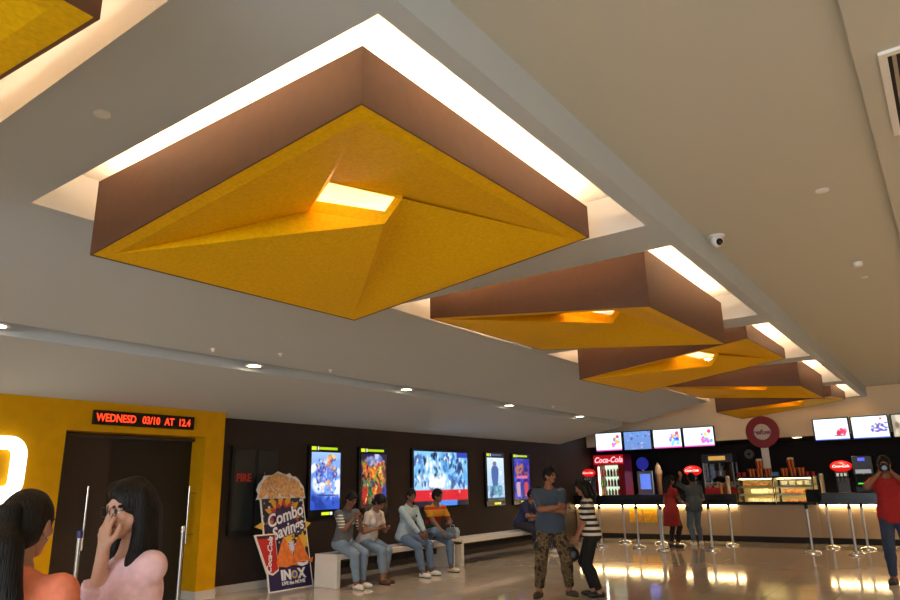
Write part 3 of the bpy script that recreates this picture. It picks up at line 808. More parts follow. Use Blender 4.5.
# woman in white
f = seated('seated woman in a white top and pale jeans looking down at her phone', -8.47, 9.17, -92, skin_rgb=(140, 96, 72), female=True, h=.013)
f.pose(pelvis=(0, 0, PZ - .01), lean=22, yaw=-6, pitch=32, wr=(.08, .34, .86), wl=(-.08, .36, .84), er=(.6, -.4, -.6), el=(-.6, -.4, -.6), fr=(.07, .44), fl=(-.06, .36), kr=(.0, 1, .6), kl=(.0, 1, .6),
       hands={'r': dict(n=(-.4, 0, 1), d=(-.3, 1, .1), curl=.6), 'l': dict(n=(.4, 0, 1), d=(.3, 1, .1), curl=.6)})
f.body(HAIR); f.shirt(cloth('white_tee', (206, 196, 190)), .6, loose=.015); f.trousers(JEANS, 1.8); f.shoes(mat('shoe_brown', (96, 64, 44), .6), mat('sole_dark', (30, 28, 26), .8), 'brown shoe')
f.hair(HAIR, cap=False, extra=[cone(f.L(0, -.06, .0), f.L(0, -.12, -.10), .06, .04), ell(f.L(0, -.09, .02), (.06, .05, .05), f.H)])
phone('phone lying in the hands of the seated woman in white', f, (.02, .44, .86), (0, .9, .15), (0, -.2, 1))
# man in pale denim shirt
f = seated('seated man in a pale denim shirt and blue jeans with hands between his knees', -8.48, 10.2, -88, skin_rgb=(112, 76, 58), h=.013)
f.pose(pelvis=(0, 0, PZ), lean=10, yaw=-18, pitch=6, wr=(.06, .40, .68), wl=(-.05, .40, .70), er=(.7, -.5, -.5), el=(-.7, -.5, -.5), fr=(.16, .50), fl=(-.14, .46), kr=(.25, 1, .6), kl=(-.25, 1, .6),
       hands={'r': dict(n=(-1, 0, 0), d=(-.3, .6, -.9), curl=.5), 'l': dict(n=(1, 0, 0), d=(.3, .6, -.9), curl=.5)})
f.body(HAIR); f.shirt(cloth('pale_denim', (158, 176, 184)), 1.85, .014, -.08, loose=.02); f.trousers(JEANS2); f.shoes(SOLE, mat('sole_dark', (30, 28, 26), .8), 'white and grey trainer'); f.hair(HAIR)
MB().ball(tuple(f.pel + f.up * .36 + f.fw * .15 - f.rt * .06), (.022, .012, .022), 10, 6).build('sunglasses', m_phone, f.root)['label'] = 'dark glasses hooked on the shirt'
# man with colour-block shirt
f = seated('seated man in a red, yellow and black shirt with one leg crossed over the other', -8.44, 10.92, -104, skin_rgb=(108, 72, 54), h=.013)
f.pose(pelvis=(0, 0, PZ), lean=16, yaw=14, pitch=4, wr=(.14, .48, .72), wl=(-.10, .40, .86), er=(.8, -.2, -.4), el=(-.7, -.3, -.5), fl=(-.10, .44), kl=(-.05, 1, .6),
       ar=(-.16, .46, .60), kr=(1, .55, .35), toer=-80, toe_pitch_r=-10, hands={'r': dict(n=(0, .3, -1), d=(-.2, .6, -.8), curl=.5), 'l': dict(n=(0, 0, -1), d=(.5, .8, 0), curl=.4)})
f.body(HAIR)
f.shirt(mat_bands('colour_block', [(0, (24, 22, 24)), (.32, (30, 74, 50)), (.42, (150, 30, 26)), (.62, (196, 136, 20)), (.82, (176, 44, 28)), (.9, (206, 150, 26))], 'Z', PZ - .1, PZ + .53), .7)
f.trousers(JEANS2, 1.9); f.shoes(mat('shoe_cream', (196, 186, 160), .6), mat('sole_dark', (30, 28, 26), .8), 'cream canvas shoe'); f.hair(HAIR)
# far bench pair
f = seated('seated man in dark blue bending forward on the far bench under the blue poster', -8.48, 14.3, -86, skin_rgb=(116, 78, 58), h=.015, hh=.01, hf=.008)
f.pose(pelvis=(0, 0, PZ), lean=26, yaw=0, pitch=16, wr=(.08, .48, .82), wl=(-.08, .48, .82), er=(.7, -.3, -.6), el=(-.7, -.3, -.6), fr=(.12, .44), fl=(-.1, .4), kr=(.1, 1, .6), kl=(-.1, 1, .6),
       hands={'r': dict(n=(-1, 0, 0), d=(-.3, 1, .2), curl=.6), 'l': dict(n=(1, 0, 0), d=(.3, 1, .2), curl=.6)})
f.body(HAIR); f.shirt(cloth('navy', (34, 42, 84)), .8); f.trousers(cloth('navy_trousers', (28, 30, 46))); f.shoes(mat('shoe_black', (24, 22, 22), .5)); f.hair(HAIR)
f = seated('seated person in a beige top holding a red cup', -8.46, 14.95, -92, skin_rgb=(150, 108, 84), female=True, h=.015, hh=.01, hf=.008)
f.pose(pelvis=(0, 0, PZ), lean=8, pitch=14, wr=(.06, .36, .92), wl=(-.06, .36, .90), er=(.7, -.3, -.6), el=(-.7, -.3, -.6), fr=(.1, .46), fl=(-.08, .4), kr=(.1, 1, .6), kl=(-.1, 1, .6),
       hands={'r': dict(n=(-1, 0, 0), d=(-.3, 1, .2), curl=.6), 'l': dict(n=(1, 0, 0), d=(.3, 1, .2), curl=.6)})
f.body(HAIR); f.shirt(cloth('beige_top', (166, 130, 104)), .8); f.trousers(JEANS3); f.shoes(SOLE); f.hair(HAIR, cap=False)
bpy.context.view_layer.update()
q = f.root.matrix_world @ Vector((0, .44, .90))
cup = thing('paper_cup', 'red paper cup held by the seated person in beige', 'cup', q)
MB().lathe([(.001, 0), (.03, 0), (.042, .12), (.001, .12)], 16).build('cup_body', mat('cup_red', (186, 30, 28), .5), cup)
MB().lathe([(.001, .12), (.044, .12), (.044, .128), (.001, .13)], 16).build('lid', m_white, cup)

# --- man in camouflage trousers, arms folded
f = Fig('standing man in a dark blue shirt and camouflage trousers with folded arms', (-4.86, 9.15, 0), rad(216), 1.0, (142, 92, 66), h=.012, hh=.007, hf=.006)
f.pose(pelvis=(.02, 0, .935), lean=-2, side=0, yaw=44, pitch=4, wr=(-.07, .235, 1.19), wl=(.10, .18, 1.15), er=(.9, .1, -.6), el=(-.9, .1, -.6), fr=(.24, .06), fl=(-.20, -.02), kr=(.25, 1, 0), kl=(-.25, 1, 0), toer=28, toel=-24,
       hands={'r': dict(n=(0, -1, -.2), d=(-1, -.45, .25), curl=.5), 'l': dict(n=(0, -1, .2), d=(1, -.35, .2), curl=.5)})
f.body(HAIR); f.shirt(cloth('dark_blue_shirt', (56, 72, 92)), .92, .014, -.10, loose=.012, wide=.024); f.trousers(mat_camo('camouflage'), 1.9, .016, loose=.012, label='camouflage cargo trousers')
for q in 'rl':
    k = f.hip[q] + (f.kn[q] - f.hip[q]) * .62; o = f.rt * (.085 if q == 'r' else -.085)
    f.part('cargo_pocket', [ell(k + o, (.035, .07, .085))], mat_camo('camouflage'), .006, 0)
f.shoes(mat('boot_olive', (70, 60, 44), .7), mat('sole_dark', (30, 28, 26), .8), 'olive canvas boot')
f.hair(HAIR, extra=[cone(f.L(-.03, .03, .10), f.L(.04, .05, .105), .026, .022)])
m_st = [f.L(x * .03, .095, -.044) for x in (-1, 1)]
f.part('moustache', [cone(m_st[0], m_st[1], .006, .006), cone(f.L(0, .062, -.108), f.L(0, .07, -.10), .02, .016)], mat_hair(HAIR), .001, 0, h=.006)

# --- woman in striped top
f = Fig('woman in a black and white striped top and black trousers facing the man', (-4.36, 9.36, 0), rad(120), .90, (152, 102, 76), True, .012, .007, .006)
f.pose(pelvis=(0, 0, .93), lean=5, yaw=8, pitch=16, wl=(-.13, .24, .84), el=(-.3, -1, -.3), wr=(.10, .24, .84), er=(.3, -1, -.3), fr=(.10, .02), fl=(-.09, -.06),
       hands={'l': dict(n=(1, 0, -.2), d=(.2, .5, -.8), curl=.7), 'r': dict(n=(-1, 0, -.2), d=(-.2, .5, -.8), curl=.7)})
f.body(HAIR); f.shirt(mat_stripes('black_white_stripes', (222, 212, 196), (22, 22, 26), .085, .5), .95, .014, -.06, 'top', loose=.01)
f.trousers(cloth('black_trousers', (18, 17, 19)), label='black trousers'); f.shoes(mat('shoe_black', (24, 22, 22), .5))
L = f.L
f.hair(HAIR, cap=False, off=.014, extra=[cone(L(0, -.08, .0), L(0, -.11, -.16), .075, .065), cone(L(-.06, -.02, 0), L(-.07, -.03, -.14), .04, .04), cone(L(.06, -.02, 0), L(.07, -.03, -.14), .04, .04), cone(L(0, -.11, -.16), L(0, -.10, -.24), .065, .04)])
bpy.context.view_layer.update()
q = f.root.matrix_world @ Vector((0, .33, .72))
hb = thing('handbag', 'black round handbag held by the woman in the striped top', 'handbag', (q.x, q.y, q.z - .19))
vf_object('bag_body', [sdf_mesh([ell((0, 0, .10), (.12, .075, .10)), ell((0, 0, .05), (.10, .07, .05))], .012, .03)], [mat('bag_black', (20, 19, 22), .45)], hb)
MB().tube([(-.07, 0, .17), (-.05, 0, .21), (.0, 0, .225), (.05, 0, .21), (.07, 0, .17)], .008, 8).build('handle', mat('bag_black', (0, 0, 0)), hb)

# --- person in a red dress at the counter
f = Fig('woman in a red dress with her back turned at the counter', (-5.78, 16.95, 0), rad(-20), .95, (120, 80, 60), True, .015, .01, .008)
f.pose(yaw=-30, pitch=6, wr=(.22, .34, 1.02), wl=(-.18, .26, .98), lean=3)
f.body(HAIR)
rd = cloth('dark_red', (128, 24, 24))
P = [ell(f.pel - f.up * .18, (.20, .16, .34), None, [((0, 0, .52), (0, 0, -1))]), cone(f.pel - f.up * .1, f.pel - f.up * .5, .17, .21, [((0, 0, .52), (0, 0, -1))])]
f.shirt(rd, .5, .013, -.1, 'dress', extra=P)
f.part('leggings', f.leg('r', 1.9) + f.leg('l', 1.9), cloth('black_leggings', (22, 20, 22)), .006); f.shoes(mat('shoe_black', (24, 22, 22), .5))
f.hair(HAIR, cap=False, extra=[cone(f.L(0, -.08, .0), f.L(0, -.12, -.26), .075, .06)])
# --- person in denim with a raised arm
f = Fig('person in a grey-blue shirt and jeans raising one arm at the counter', (-5.50, 17.82, 0), rad(40), .98, (130, 90, 68), False, .015, .01, .008)
f.pose(yaw=10, pitch=-6, wl=(-.12, .36, 1.66), el=(-.6, .3, -.4), wr=(.2, .2, 1.0), lean=-2, fr=(.12, .05), fl=(-.10, -.05),
       hands={'l': dict(n=(0, 1, 0), d=(0, .2, 1), curl=.3)})
f.body(HAIR); f.shirt(cloth('grey_blue', (66, 78, 86)), .95, .014, -.12, loose=.01, sleeve_l=1.5, wide=.024); f.trousers(cloth('slate_jeans', (78, 98, 118))); f.shoes(SOLE, label='white trainer'); f.hair(HAIR)
# --- man in red taking a photograph
f = Fig('man in a red shirt and jeans taking a photo', (-.93, 12.5, 0), rad(184), 1.04, (132, 86, 62), False, .012, .008, .007)
f.pose(pelvis=(0, 0, .935), lean=0, pitch=4, wr=(.085, .26, 1.50), wl=(-.085, .26, 1.50), er=(.9, -.1, -.9), el=(-.9, -.1, -.9), fr=(.13, .05), fl=(-.12, -.12), toer=18, toel=-16,
       hands={'r': dict(n=(-1, -.3, 0), d=(-.45, .25, .8), curl=.6), 'l': dict(n=(1, -.3, 0), d=(.45, .25, .8), curl=.6)})
f.body(HAIR); f.shirt(cloth('red_tee', (150, 24, 26)), .9, .014, -.12, loose=.0, wide=.016); f.trousers(JEANS3); f.shoes(mat('shoe_black', (24, 22, 22), .5), mat('sole_dark', (30, 28, 26), .8)); f.hair(HAIR)
bpy.context.view_layer.update()
t = thing('camera', 'black camera held to the face of the man in red', 'camera')
t.matrix_world = f.root.matrix_world @ Matrix.Translation((0, .30, 1.575))
MB().bbox(-.065, .065, -.025, .025, -.045, .045, .008).build('camera_body', m_phone, t)
MB().lathe([(.001, 0), (.034, 0), (.034, .06), (.028, .06), (.026, .05), (.001, .05)], 18, (0, .025, 0), 'y').build('lens', m_black, t)
MB().bbox(-.02, .02, -.02, .02, .045, .065, .006).build('viewfinder', m_phone, t)
# ------------------------------------------------------------------ benches
def bench(y0, y1, label):
    x0, x1 = -8.67, -8.17
    t = thing('bench', label, 'bench', ((x0 + x1) / 2, (y0 + y1) / 2, 0), group='white benches along the brown wall')
    hx, hy = (x1 - x0) / 2, (y1 - y0) / 2
    MB().bbox(-hx, hx, -hy, hy, SEAT - .085, SEAT, .008).build('seat', m_whiteg, t)
    MB().bbox(-hx, hx, -hy, -hy + .085, 0, SEAT - .085, .006).build('leg', m_whiteg, t)
    MB().bbox(-hx, hx, hy - .085, hy, 0, SEAT - .085, .006).build('leg', m_whiteg, t)
    MB().bbox(-hx + .06, -hx + .12, -hy + .085, hy - .085, .24, .34, .005).build('stretcher', m_dark, t)
bench(8.18, 11.36, 'white bench nearest the cut-out board, with four people on it')
bench(11.58, 15.4, 'white bench farther away, under the wide screen and the narrow posters')
t = thing('newspaper', 'folded newspaper lying on the near bench beside the man in denim', 'newspaper', (-8.36, 9.68, SEAT + .001), rad(12))
MB().bbox(-.11, .11, -.15, .15, 0, .012, .004).build('pages', mat('newsprint', (186, 180, 170), .9, noise=.25, scale=60), t)
t = thing('shopping_bag', 'small pale blue bag standing on the end of the far bench', 'bag', (-8.5, 11.75, SEAT + .001), rad(8))
MB().prism([(-.12, 0), (.12, 0), (.13, .13), (.09, .20), (-.09, .20), (-.13, .13)], -.07, .07).build('bag_body', mat('bag_blue', (150, 172, 186), .6), t)
MB().tube([(-.05, 0, .195), (-.04, 0, .25), (.04, 0, .25), (.05, 0, .195)], .006, 6).build('handle', m_white, t)

# ------------------------------------------------------------------ fire cabinet, posters, screens on the brown wall
RXW = (0, 0, rad(90))                                       # picture panels facing the room from the wall
fc = thing('fire_cabinet', 'dark fire hose cabinet with red lettering on the brown wall', 'cabinet', (WX + .004, 7.45, 1.52))
MB().box(-.002, 0, -.3, .3, -.5, .5).build('wall_mount', m_dark, fc)
MB().box(0, .05, -.47, .47, -.68, .68).build('cabinet_body', mat('cabinet_black', (28, 26, 26), .4), fc)
for s in (-1, 1):
    dd = MB().bbox(.05, .062, s * .235 - .20, s * .235 + .20, -.62, .62, .003).build('door', mat('smoked_glass', (42, 46, 48), .25), fc)
    MB().bbox(.062, .072, s * .05 - .008, s * .05 + .008, -.1, .1, .003).build('handle', m_dark, dd)
text('lettering', 'FIRE', .17, glow('fire_red', (150, 34, 22), .18), fc, (.066, -.24, .18), (rad(90), 0, rad(90)), bold=.004, sx=.95)
MB().box(.062, .066, .17, .185, .2, .27).build('red_mark', glow('fire_red', (0, 0, 0), 0), fc)

def blobs(U, V, img, rng, n, pal, ar, size=(.02, .07), box=(0, 1, 0, 1), stretch=(.6, 1.8)):
    for _ in range(n):
        cx = rng.uniform(box[0], box[1]); cy = rng.uniform(box[2], box[3]); r = rng.uniform(*size); st = rng.uniform(*stretch); a = rng.uniform(-.7, .7)
        x = (U - cx) * ar; y = V - cy; xr = x * math.cos(a) + y * math.sin(a); yr = -x * math.sin(a) + y * math.cos(a)
        m = np.clip(1.6 - ((xr / r) ** 2 + (yr / (r * st)) ** 2) * 1.2, 0, 1)[..., None] * rng.uniform(.6, 1)
        img[:] = img * (1 - m) + np.array(pal[rng.randrange(len(pal))]) * m
def grad(V, c0, c1): return np.array(c0) * (1 - V[..., None]) + np.array(c1) * V[..., None]
def figure(U, V, img, cx, y0, y1, wd, c, ar, head=True):
    """a plain standing silhouette"""
    t = (V - y0) / (y1 - y0); half = wd * (.55 + .45 * np.sin(np.clip(t, 0, 1) * 2.6)) * np.where(t > .74, .8, 1)
    m = (np.abs(U - cx) * ar < half) & (t > 0) & (t < .82); img[m] = c
    if head:
        m = (((U - cx) * ar / (wd * .55)) ** 2 + ((t - .90) / .095) ** 2) < 1; img[m] = np.array(c) * .6 + np.array((180, 130, 100)) * .4
def art_blue(U, V):
    r = random.Random(3); I = grad(V, (30, 70, 170), (150, 185, 240))
    blobs(U, V, I, r, 26, [(220, 232, 255), (235, 240, 255), (120, 160, 235)], .6, (.05, .12), (.05, .95, .25, .85))
    blobs(U, V, I, r, 14, [(225, 130, 60), (240, 190, 110), (190, 90, 50)], .6, (.02, .05), (.45, .85, .70, .93))
    for cx, y0, y1, c in ((.25, .45, .74, (50, 80, 170)), (.42, .48, .82, (70, 100, 200)), (.62, .46, .78, (90, 120, 205)), (.8, .5, .7, (60, 90, 180))): figure(U, V, I, cx, y0, y1, .055, c, .6)
    blobs(U, V, I, r, 10, [(245, 180, 100), (240, 240, 220), (225, 140, 80)], .6, (.02, .035), (.3, .75, .33, .5))
    blobs(U, V, I, r, 22, [(40, 80, 190), (20, 50, 140)], .6, (.03, .08), (0, 1, .0, .2))
    blobs(U, V, I, r, 90, [(40, 70, 170), (235, 240, 255), (90, 120, 200), (225, 170, 120), (60, 60, 130), (150, 180, 235)], .6, (.008, .024), (.12, .88, .30, .88), (.8, 3))
    I[(np.abs(V - .245) < .012) & (np.abs(U - .55) < .3)] = (40, 50, 110)
    return I
def art_fire(U, V):
    r = random.Random(8); I = grad(V, (60, 20, 14), (34, 26, 60))
    blobs(U, V, I, r, 60, [(230, 120, 30), (240, 170, 50), (200, 60, 30), (250, 205, 110)], .6, (.03, .09), (.15, .85, .35, .85))
    blobs(U, V, I, r, 22, [(60, 90, 190), (120, 140, 220), (200, 210, 240)], .6, (.02, .06), (.2, .8, .82, .97))
    blobs(U, V, I, r, 18, [(40, 110, 60), (120, 170, 60), (30, 60, 130)], .6, (.03, .06), (.1, .9, .25, .6))
    for cx, c in ((.16, (190, 40, 34)), (.36, (50, 120, 70)), (.55, (220, 120, 40)), (.72, (200, 44, 30)), (.9, (40, 70, 170))): figure(U, V, I, cx, .08, .46, .06, c, .6)
    blobs(U, V, I, r, 150, [(255, 210, 120), (60, 24, 20), (30, 30, 70), (220, 90, 40), (120, 150, 60), (30, 16, 20), (190, 50, 40)], .6, (.008, .024), (.04, .96, .12, .9), (.8, 3))
    blobs(U, V, I, r, 8, [(20, 16, 24)], .6, (.04, .09), (0, 1, 0, .12))
    return I
def art_statue(U, V):
    r = random.Random(4); I = grad(V, (150, 190, 225), (214, 232, 250))
    blobs(U, V, I, r, 30, [(190, 214, 240), (235, 244, 252), (130, 170, 210)], .6, (.02, .05))
    figure(U, V, I, .45, .30, .92, .13, (70, 100, 160), .6)
    m = (V < .34) & (V > .12) & (np.abs(U - .5) < .36); I[m] = (96, 150, 176)
    blobs(U, V, I, r, 24, [(60, 120, 140), (150, 200, 215), (50, 80, 130)], .6, (.02, .05), (.2, .8, .1, .4))
    I[V < .07] = (30, 60, 70)
    return I
def art_night(U, V):
    r = random.Random(11); I = grad(V, (30, 36, 140), (40, 50, 170))
    blobs(U, V, I, r, 20, [(80, 60, 190), (60, 110, 220), (30, 30, 110)], .6, (.05, .12))
    blobs(U, V, I, r, 10, [(200, 110, 110), (190, 120, 90), (150, 70, 110)], .6, (.05, .08), (.15, .85, .6, .8))
    blobs(U, V, I, r, 70, [(90, 120, 240), (30, 24, 90), (190, 120, 130), (120, 60, 170)], .6, (.008, .024), (.05, .95, .08, .92), (.8, 3))
    m = (np.abs(V - .54) < .035) & (np.abs(U - .5) < .34); I[m] = (225, 120, 160)
    for cx, c in ((.25, (200, 170, 190)), (.5, (60, 60, 150)), (.75, (210, 70, 90))): figure(U, V, I, cx, .06, .5, .08, c, .6, False)
    return I
def art_news(U, V):
    r = random.Random(6); I = grad(V, (170, 205, 235), (120, 190, 235))
    blobs(U, V, I, r, 60, [(235, 242, 255), (60, 110, 190), (30, 50, 110), (90, 160, 220), (20, 30, 60)], 1.6, (.02, .075), (.02, .98, .36, .95), (1.2, 3))
    blobs(U, V, I, r, 160, [(240, 246, 255), (30, 60, 140), (70, 150, 220), (16, 24, 60), (130, 210, 245)], 1.6, (.008, .028), (.02, .98, .33, .97), (1, 4))
    blobs(U, V, I, r, 10, [(245, 248, 255), (250, 250, 255)], 1.6, (.05, .10), (.3, .55, .36, .6))
    I[(V < .30)] = (206, 26, 44)
    blobs(U, V, I, r, 26, [(240, 200, 205), (150, 10, 30)], 1.6, (.012, .03), (.25, .85, .16, .26), (.5, 1))
    I[(V < .10)] = (16, 20, 40)
    m = (V < .10) & (np.abs(U - .6) < .18); I[m] = (70, 130, 220)
    m = (V > .90) & (U > .78); I[m] = (40, 60, 170)
    return I
def lightbox(name, label, cat, y0, y1, z0, z1, fn, es, head=True, group=None, band=(158, 190, 20)):
    w_, h_ = y1 - y0, z1 - z0
    t = thing(name, label, cat, (WX, (y0 + y1) / 2, (z0 + z1) / 2), group=group)
    MB().bbox(0, .07, -w_ / 2, w_ / 2, -h_ / 2, h_ / 2, .008).build('frame', m_black, t)
    if head:
        b = .13
        picture('poster', w_ - .10, h_ - 2 * b, 56, 84, fn, mat_picture(es), t, (.074, 0, 0), RXW)
        bar = MB().box(.07, .074, -w_ * .22, w_ * .34, h_ / 2 - .085, h_ / 2 - .04).build('header_bar', glow('bar_%d_%d_%d' % band, band, .9), t)
        MB().box(.07, .074, -w_ * .44, -w_ * .30, h_ / 2 - .095, h_ / 2 - .03).build('header_mark', glow('bar_lime', (190, 210, 30), .9), t)
        MB().box(.07, .074, -w_ * .26, -w_ * .235, h_ / 2 - .095, h_ / 2 - .03).build('header_mark', glow('bar_white', (225, 235, 250), .9), t)
        MB().box(.07, .074, -w_ * .10, w_ * .14, -h_ / 2 + .035, -h_ / 2 + .085).build('footer_mark', glow('bar_lime', (0, 0, 0), 0), t)
        MB().box(.07, .074, w_ * .16, w_ * .22, -h_ / 2 + .035, -h_ / 2 + .085).build('footer_mark', glow('bar_white', (0, 0, 0), 0), t)
    else:
        picture('screen', w_ - .10, h_ - .10, 90, 56, fn, mat_picture(es), t, (.074, 0, 0), RXW)
    return t
G = 'film posters in lit frames on the brown wall'
lightbox('film_poster', 'lit film poster in pale blue with small figures, nearest the cut-out board', 'poster', 8.60, 9.42, 1.02, 2.28, art_blue, 1.0, group=G)
lightbox('film_poster', 'lit film poster in orange and red with many figures', 'poster', 9.88, 10.72, 1.0, 2.28, art_fire, .8, group=G)
lightbox('wall_screen', 'wide lit wall screen with a red banner across its foot', 'screen', 11.50, 13.58, 1.05, 2.30, art_news, .95, False)
lightbox('film_poster', 'lit white film poster with one blue figure on a base', 'poster', 14.33, 15.20, 1.02, 2.30, art_statue, .9, group=G, band=(70, 84, 120))
lightbox('film_poster', 'lit dark blue film poster farthest along the brown wall', 'poster', 15.60, 16.50, 1.02, 2.30, art_night, .75, group=G)

# ------------------------------------------------------------------ scrolling sign and the glowing numeral on the yellow wall
t = thing('scrolling_sign', 'black scrolling sign with red letters above the screen door', 'sign', (YX, 5.335, 2.48))
MB().bbox(0, .05, -.75, .75, -.095, .095, .005).build('housing', m_black, t)
for s_, y_ in (('WEDNESD', -.44), ('03/10', .06), ('AT', .34), ('12.4', .58)): text('lettering', s_, .145, glow('led_red', (255, 62, 28), 1.3), t, (.054, y_, -.005), (rad(90), 0, rad(90)), bold=.0025, sx=.80)
t = thing('glowing_numeral', 'large white glowing numeral 3 on the yellow wall', 'sign', (YX + .006, 3.43, 1.82))
MB().box(-.004, 0, -.2, .2, -.4, -.36).build('wall_mount', m_dark, t)
n3 = MB()
def band3(pts, wd):
    n = len(pts); L_, R_ = [], []
    for i, p in enumerate(pts):
        a = Vector(pts[max(i - 1, 0)]); b = Vector(pts[min(i + 1, n - 1)]); d_ = (b - a).normalized(); nn = Vector((-d_.y, d_.x)) * wd / 2
        L_.append(Vector(p) + nn); R_.append(Vector(p) - nn)
    for i in range(n - 1):
        q = [L_[i], L_[i + 1], R_[i + 1], R_[i]]
        vs = [(0, p.x, p.y) for p in q] + [(.07, p.x, p.y) for p in q]
        n3.add(vs, [(0, 1, 2, 3), (7, 6, 5, 4), (0, 4, 5, 1), (1, 5, 6, 2), (2, 6, 7, 3), (3, 7, 4, 0)])
def arc(cx, cz, rx, rz, a0, a1, n=12): return [(cx + rx * math.cos(rad(a0 + (a1 - a0) * i / n)), cz + rz * math.sin(rad(a0 + (a1 - a0) * i / n))) for i in range(n + 1)]
band3([(-.30, .13), (-.30, .18)] + arc(-.18, .18, .12, .11, 180, 90, 6)[1:] + arc(.19, .14, .13, .15, 90, 0, 8) + arc(.19, -.16, .13, .13, 0, -75, 6) + [(.02, -.30)], .155)
band3([(.02, -.30), (.19, -.33)] + arc(.19, -.46, .13, .13, 75, 0, 6) + arc(.19, -.80, .13, .13, 0, -90, 8) + arc(-.18, -.80, .12, .13, -90, -180, 6) + [(-.30, -.70)], .155)
n3.build('numeral', glow('numeral_white', (255, 252, 236), 1.6), t)

# ------------------------------------------------------------------ cut-out advertising board
st = thing('cutout_board', 'tall cut-out advertising board shaped like a popcorn tub leaning by the wall', 'advertising board', (-8.78, 7.39, 0))
LEAN = rad(13)
sb = bpy.data.objects.new('panel_stand', None)
bpy.data.objects.remove(sb)
# local board frame: u along +Y (0..0.85), v up the leaning panel, w out of the panel
BW, BH = .86, 1.42
BM = Matrix(((math.cos(LEAN), 0, -math.sin(LEAN)), (0, 1, 0), (math.sin(LEAN), 0, math.cos(LEAN))))
def bp(u, v, w): return tuple(BM @ Vector((w, u, v)))
def flat(poly, w0, w1, name, m, label=None):
    n = len(poly); b = MB()
    b.add([bp(u, v, w0) for u, v in poly] + [bp(u, v, w1) for u, v in poly], [tuple(range(n)), tuple(range(2 * n - 1, n - 1, -1))] + [(i, i + n, (i + 1) % n + n, (i + 1) % n) for i in range(n)])
    o = b.build(name, m, st)
    if label: o['label'] = label
    return o
BROT = Matrix(((0, -math.sin(LEAN), math.cos(LEAN)), (1, 0, 0), (0, math.cos(LEAN), math.sin(LEAN)))).to_euler()
BROTP = Matrix(((0, -math.cos(LEAN), -math.sin(LEAN)), (1, 0, 0), (0, -math.sin(LEAN), math.cos(LEAN)))).to_euler()
def pr_board(U, V):
    I = np.zeros(U.shape + (3,)); I[:] = (36, 26, 76)
    r = random.Random(5)
    I[V > .36] = (26, 20, 48)
    for _ in range(70):
        cx, cy, q = r.random(), r.uniform(.4, 1), r.uniform(.008, .02); I[((U - cx) * .86) ** 2 + ((V - cy) * 1.42) ** 2 < q * q * 1.5] = (206, 200, 214) if r.random() < .6 else (226, 180, 50)
    def star(cx, cy, R, c, n=9, k=.5, a0=0):
        x = (U - cx) * .86; y = (V - cy) * 1.42; a = np.arctan2(y, x) + a0; rr = np.hypot(x, y)
        tri = np.abs(((a * n / (2 * PI)) % 1) - .5) * 2; I[rr < R * (k + (1 - k) * tri)] = c
    star(.5, .80, .40, (216, 160, 40), 11, .55); star(.5, .78, .31, (190, 40, 40), 11, .6, .2); star(.5, .74, .27, (40, 26, 70), 11, .8, .1)
    star(.88, .50, .17, (226, 178, 60), 9, .5); star(.55, .54, .12, (226, 178, 60), 9, .45); star(.60, .44, .13, (214, 206, 226), 12, .3)
    return I
b_ = flat([(-.02, 0), (BW + .02, 0), (BW + .02, BH), (-.02, BH)], -.02, 0, 'panel', m_white)
picture('print', BW, BH - .03, 100, 160, pr_board, mat_print(), st, bp(BW / 2, BH / 2, .002), BROTP)
rr = random.Random(2)
pc = [(0, BH - .02)] + [(.43 + .50 * math.cos(a) * (1 + rr.uniform(-.05, .05)), BH - .02 + (.43 * math.sin(a) ** .75 if math.sin(a) > 0 else 0) * (1 + rr.uniform(-.06, .06))) for a in np.linspace(PI, 0, 26)] + [(BW, BH - .02)]
flat(pc, -.02, 0, 'popcorn_cutout', m_white)
pk = MB()
for i in range(230):
    a = rr.uniform(0, PI); q = math.sqrt(rr.random()); u = .43 + .46 * q * math.cos(a); v = BH + .01 + .37 * q * math.sin(a)
    x, y, z = bp(u, v, .006); rr2 = rr.uniform(.022, .042); pk.ball((x, y, z), (.012, rr2, rr2 * .9), 8, 5)
popc = pk.build('popcorn', mat('popcorn', (220, 168, 112), .7, noise=.35, scale=26), st)
def bt(name, body, size, m, u, v, w=.004, rot=0, **k):
    o = text(name, body, size, m, st, bp(u, v, w), (0, 0, 0), **k)
    R = BROT.to_matrix() @ Matrix.Rotation(rot, 3, 'Z'); o.rotation_euler = R.to_euler(); return o
wt = mat('print_white', (232, 230, 236), .5); nv = mat('print_navy', (34, 26, 84), .5)
for dx, dy, m_, w_, bo in ((0, 0, nv, .006, .020), (0, 0, wt, .010, .006)):
    bt('lettering', 'Combo', .27, m_, .44, 1.12, w_, rad(14), shear=.25, bold=bo, sx=.95)
    bt('lettering', 'Savings', .26, m_, .47, .91, w_, rad(14), shear=.25, bold=bo, sx=.92)
orange = mat('snack_orange', (224, 118, 44), .6, noise=.2, scale=16)
for cu, cw in ((.36, .19), (.67, .18)):
    P = [(cu - cw * .95, .36), (cu - cw, .42), (cu - cw * .55, .60), (cu - .02, .76), (cu + .03, .77), (cu + cw * .5, .60), (cu + cw * .95, .43), (cu + cw * .8, .36), (cu, .33)]
    flat(P, .002, .018, 'snack', orange)
flat([(.58, .38), (.60, .34), (.68, .32), (.78, .34), (.81, .39), (.70, .405)], .018, .03, 'dip_bowl', wt)
flat([(.60, .385), (.70, .40), (.79, .386), (.70, .372)], .03, .032, 'dip', mat('dip_red', (176, 36, 26), .4))
flat([(.80, .40), (.93, .44), (.90, .36)], .0, .02, 'snack_tip', orange)
flat([(-.02, 1.05), (-.17, .985), (-.02, .93)], -.018, .002, 'star_point', mat('print_gold', (222, 176, 70), .6))
flat([(BW, 1.02), (BW + .13, .985), (BW, .90)], -.018, .002, 'star_point', mat('print_gold', (0, 0, 0)))
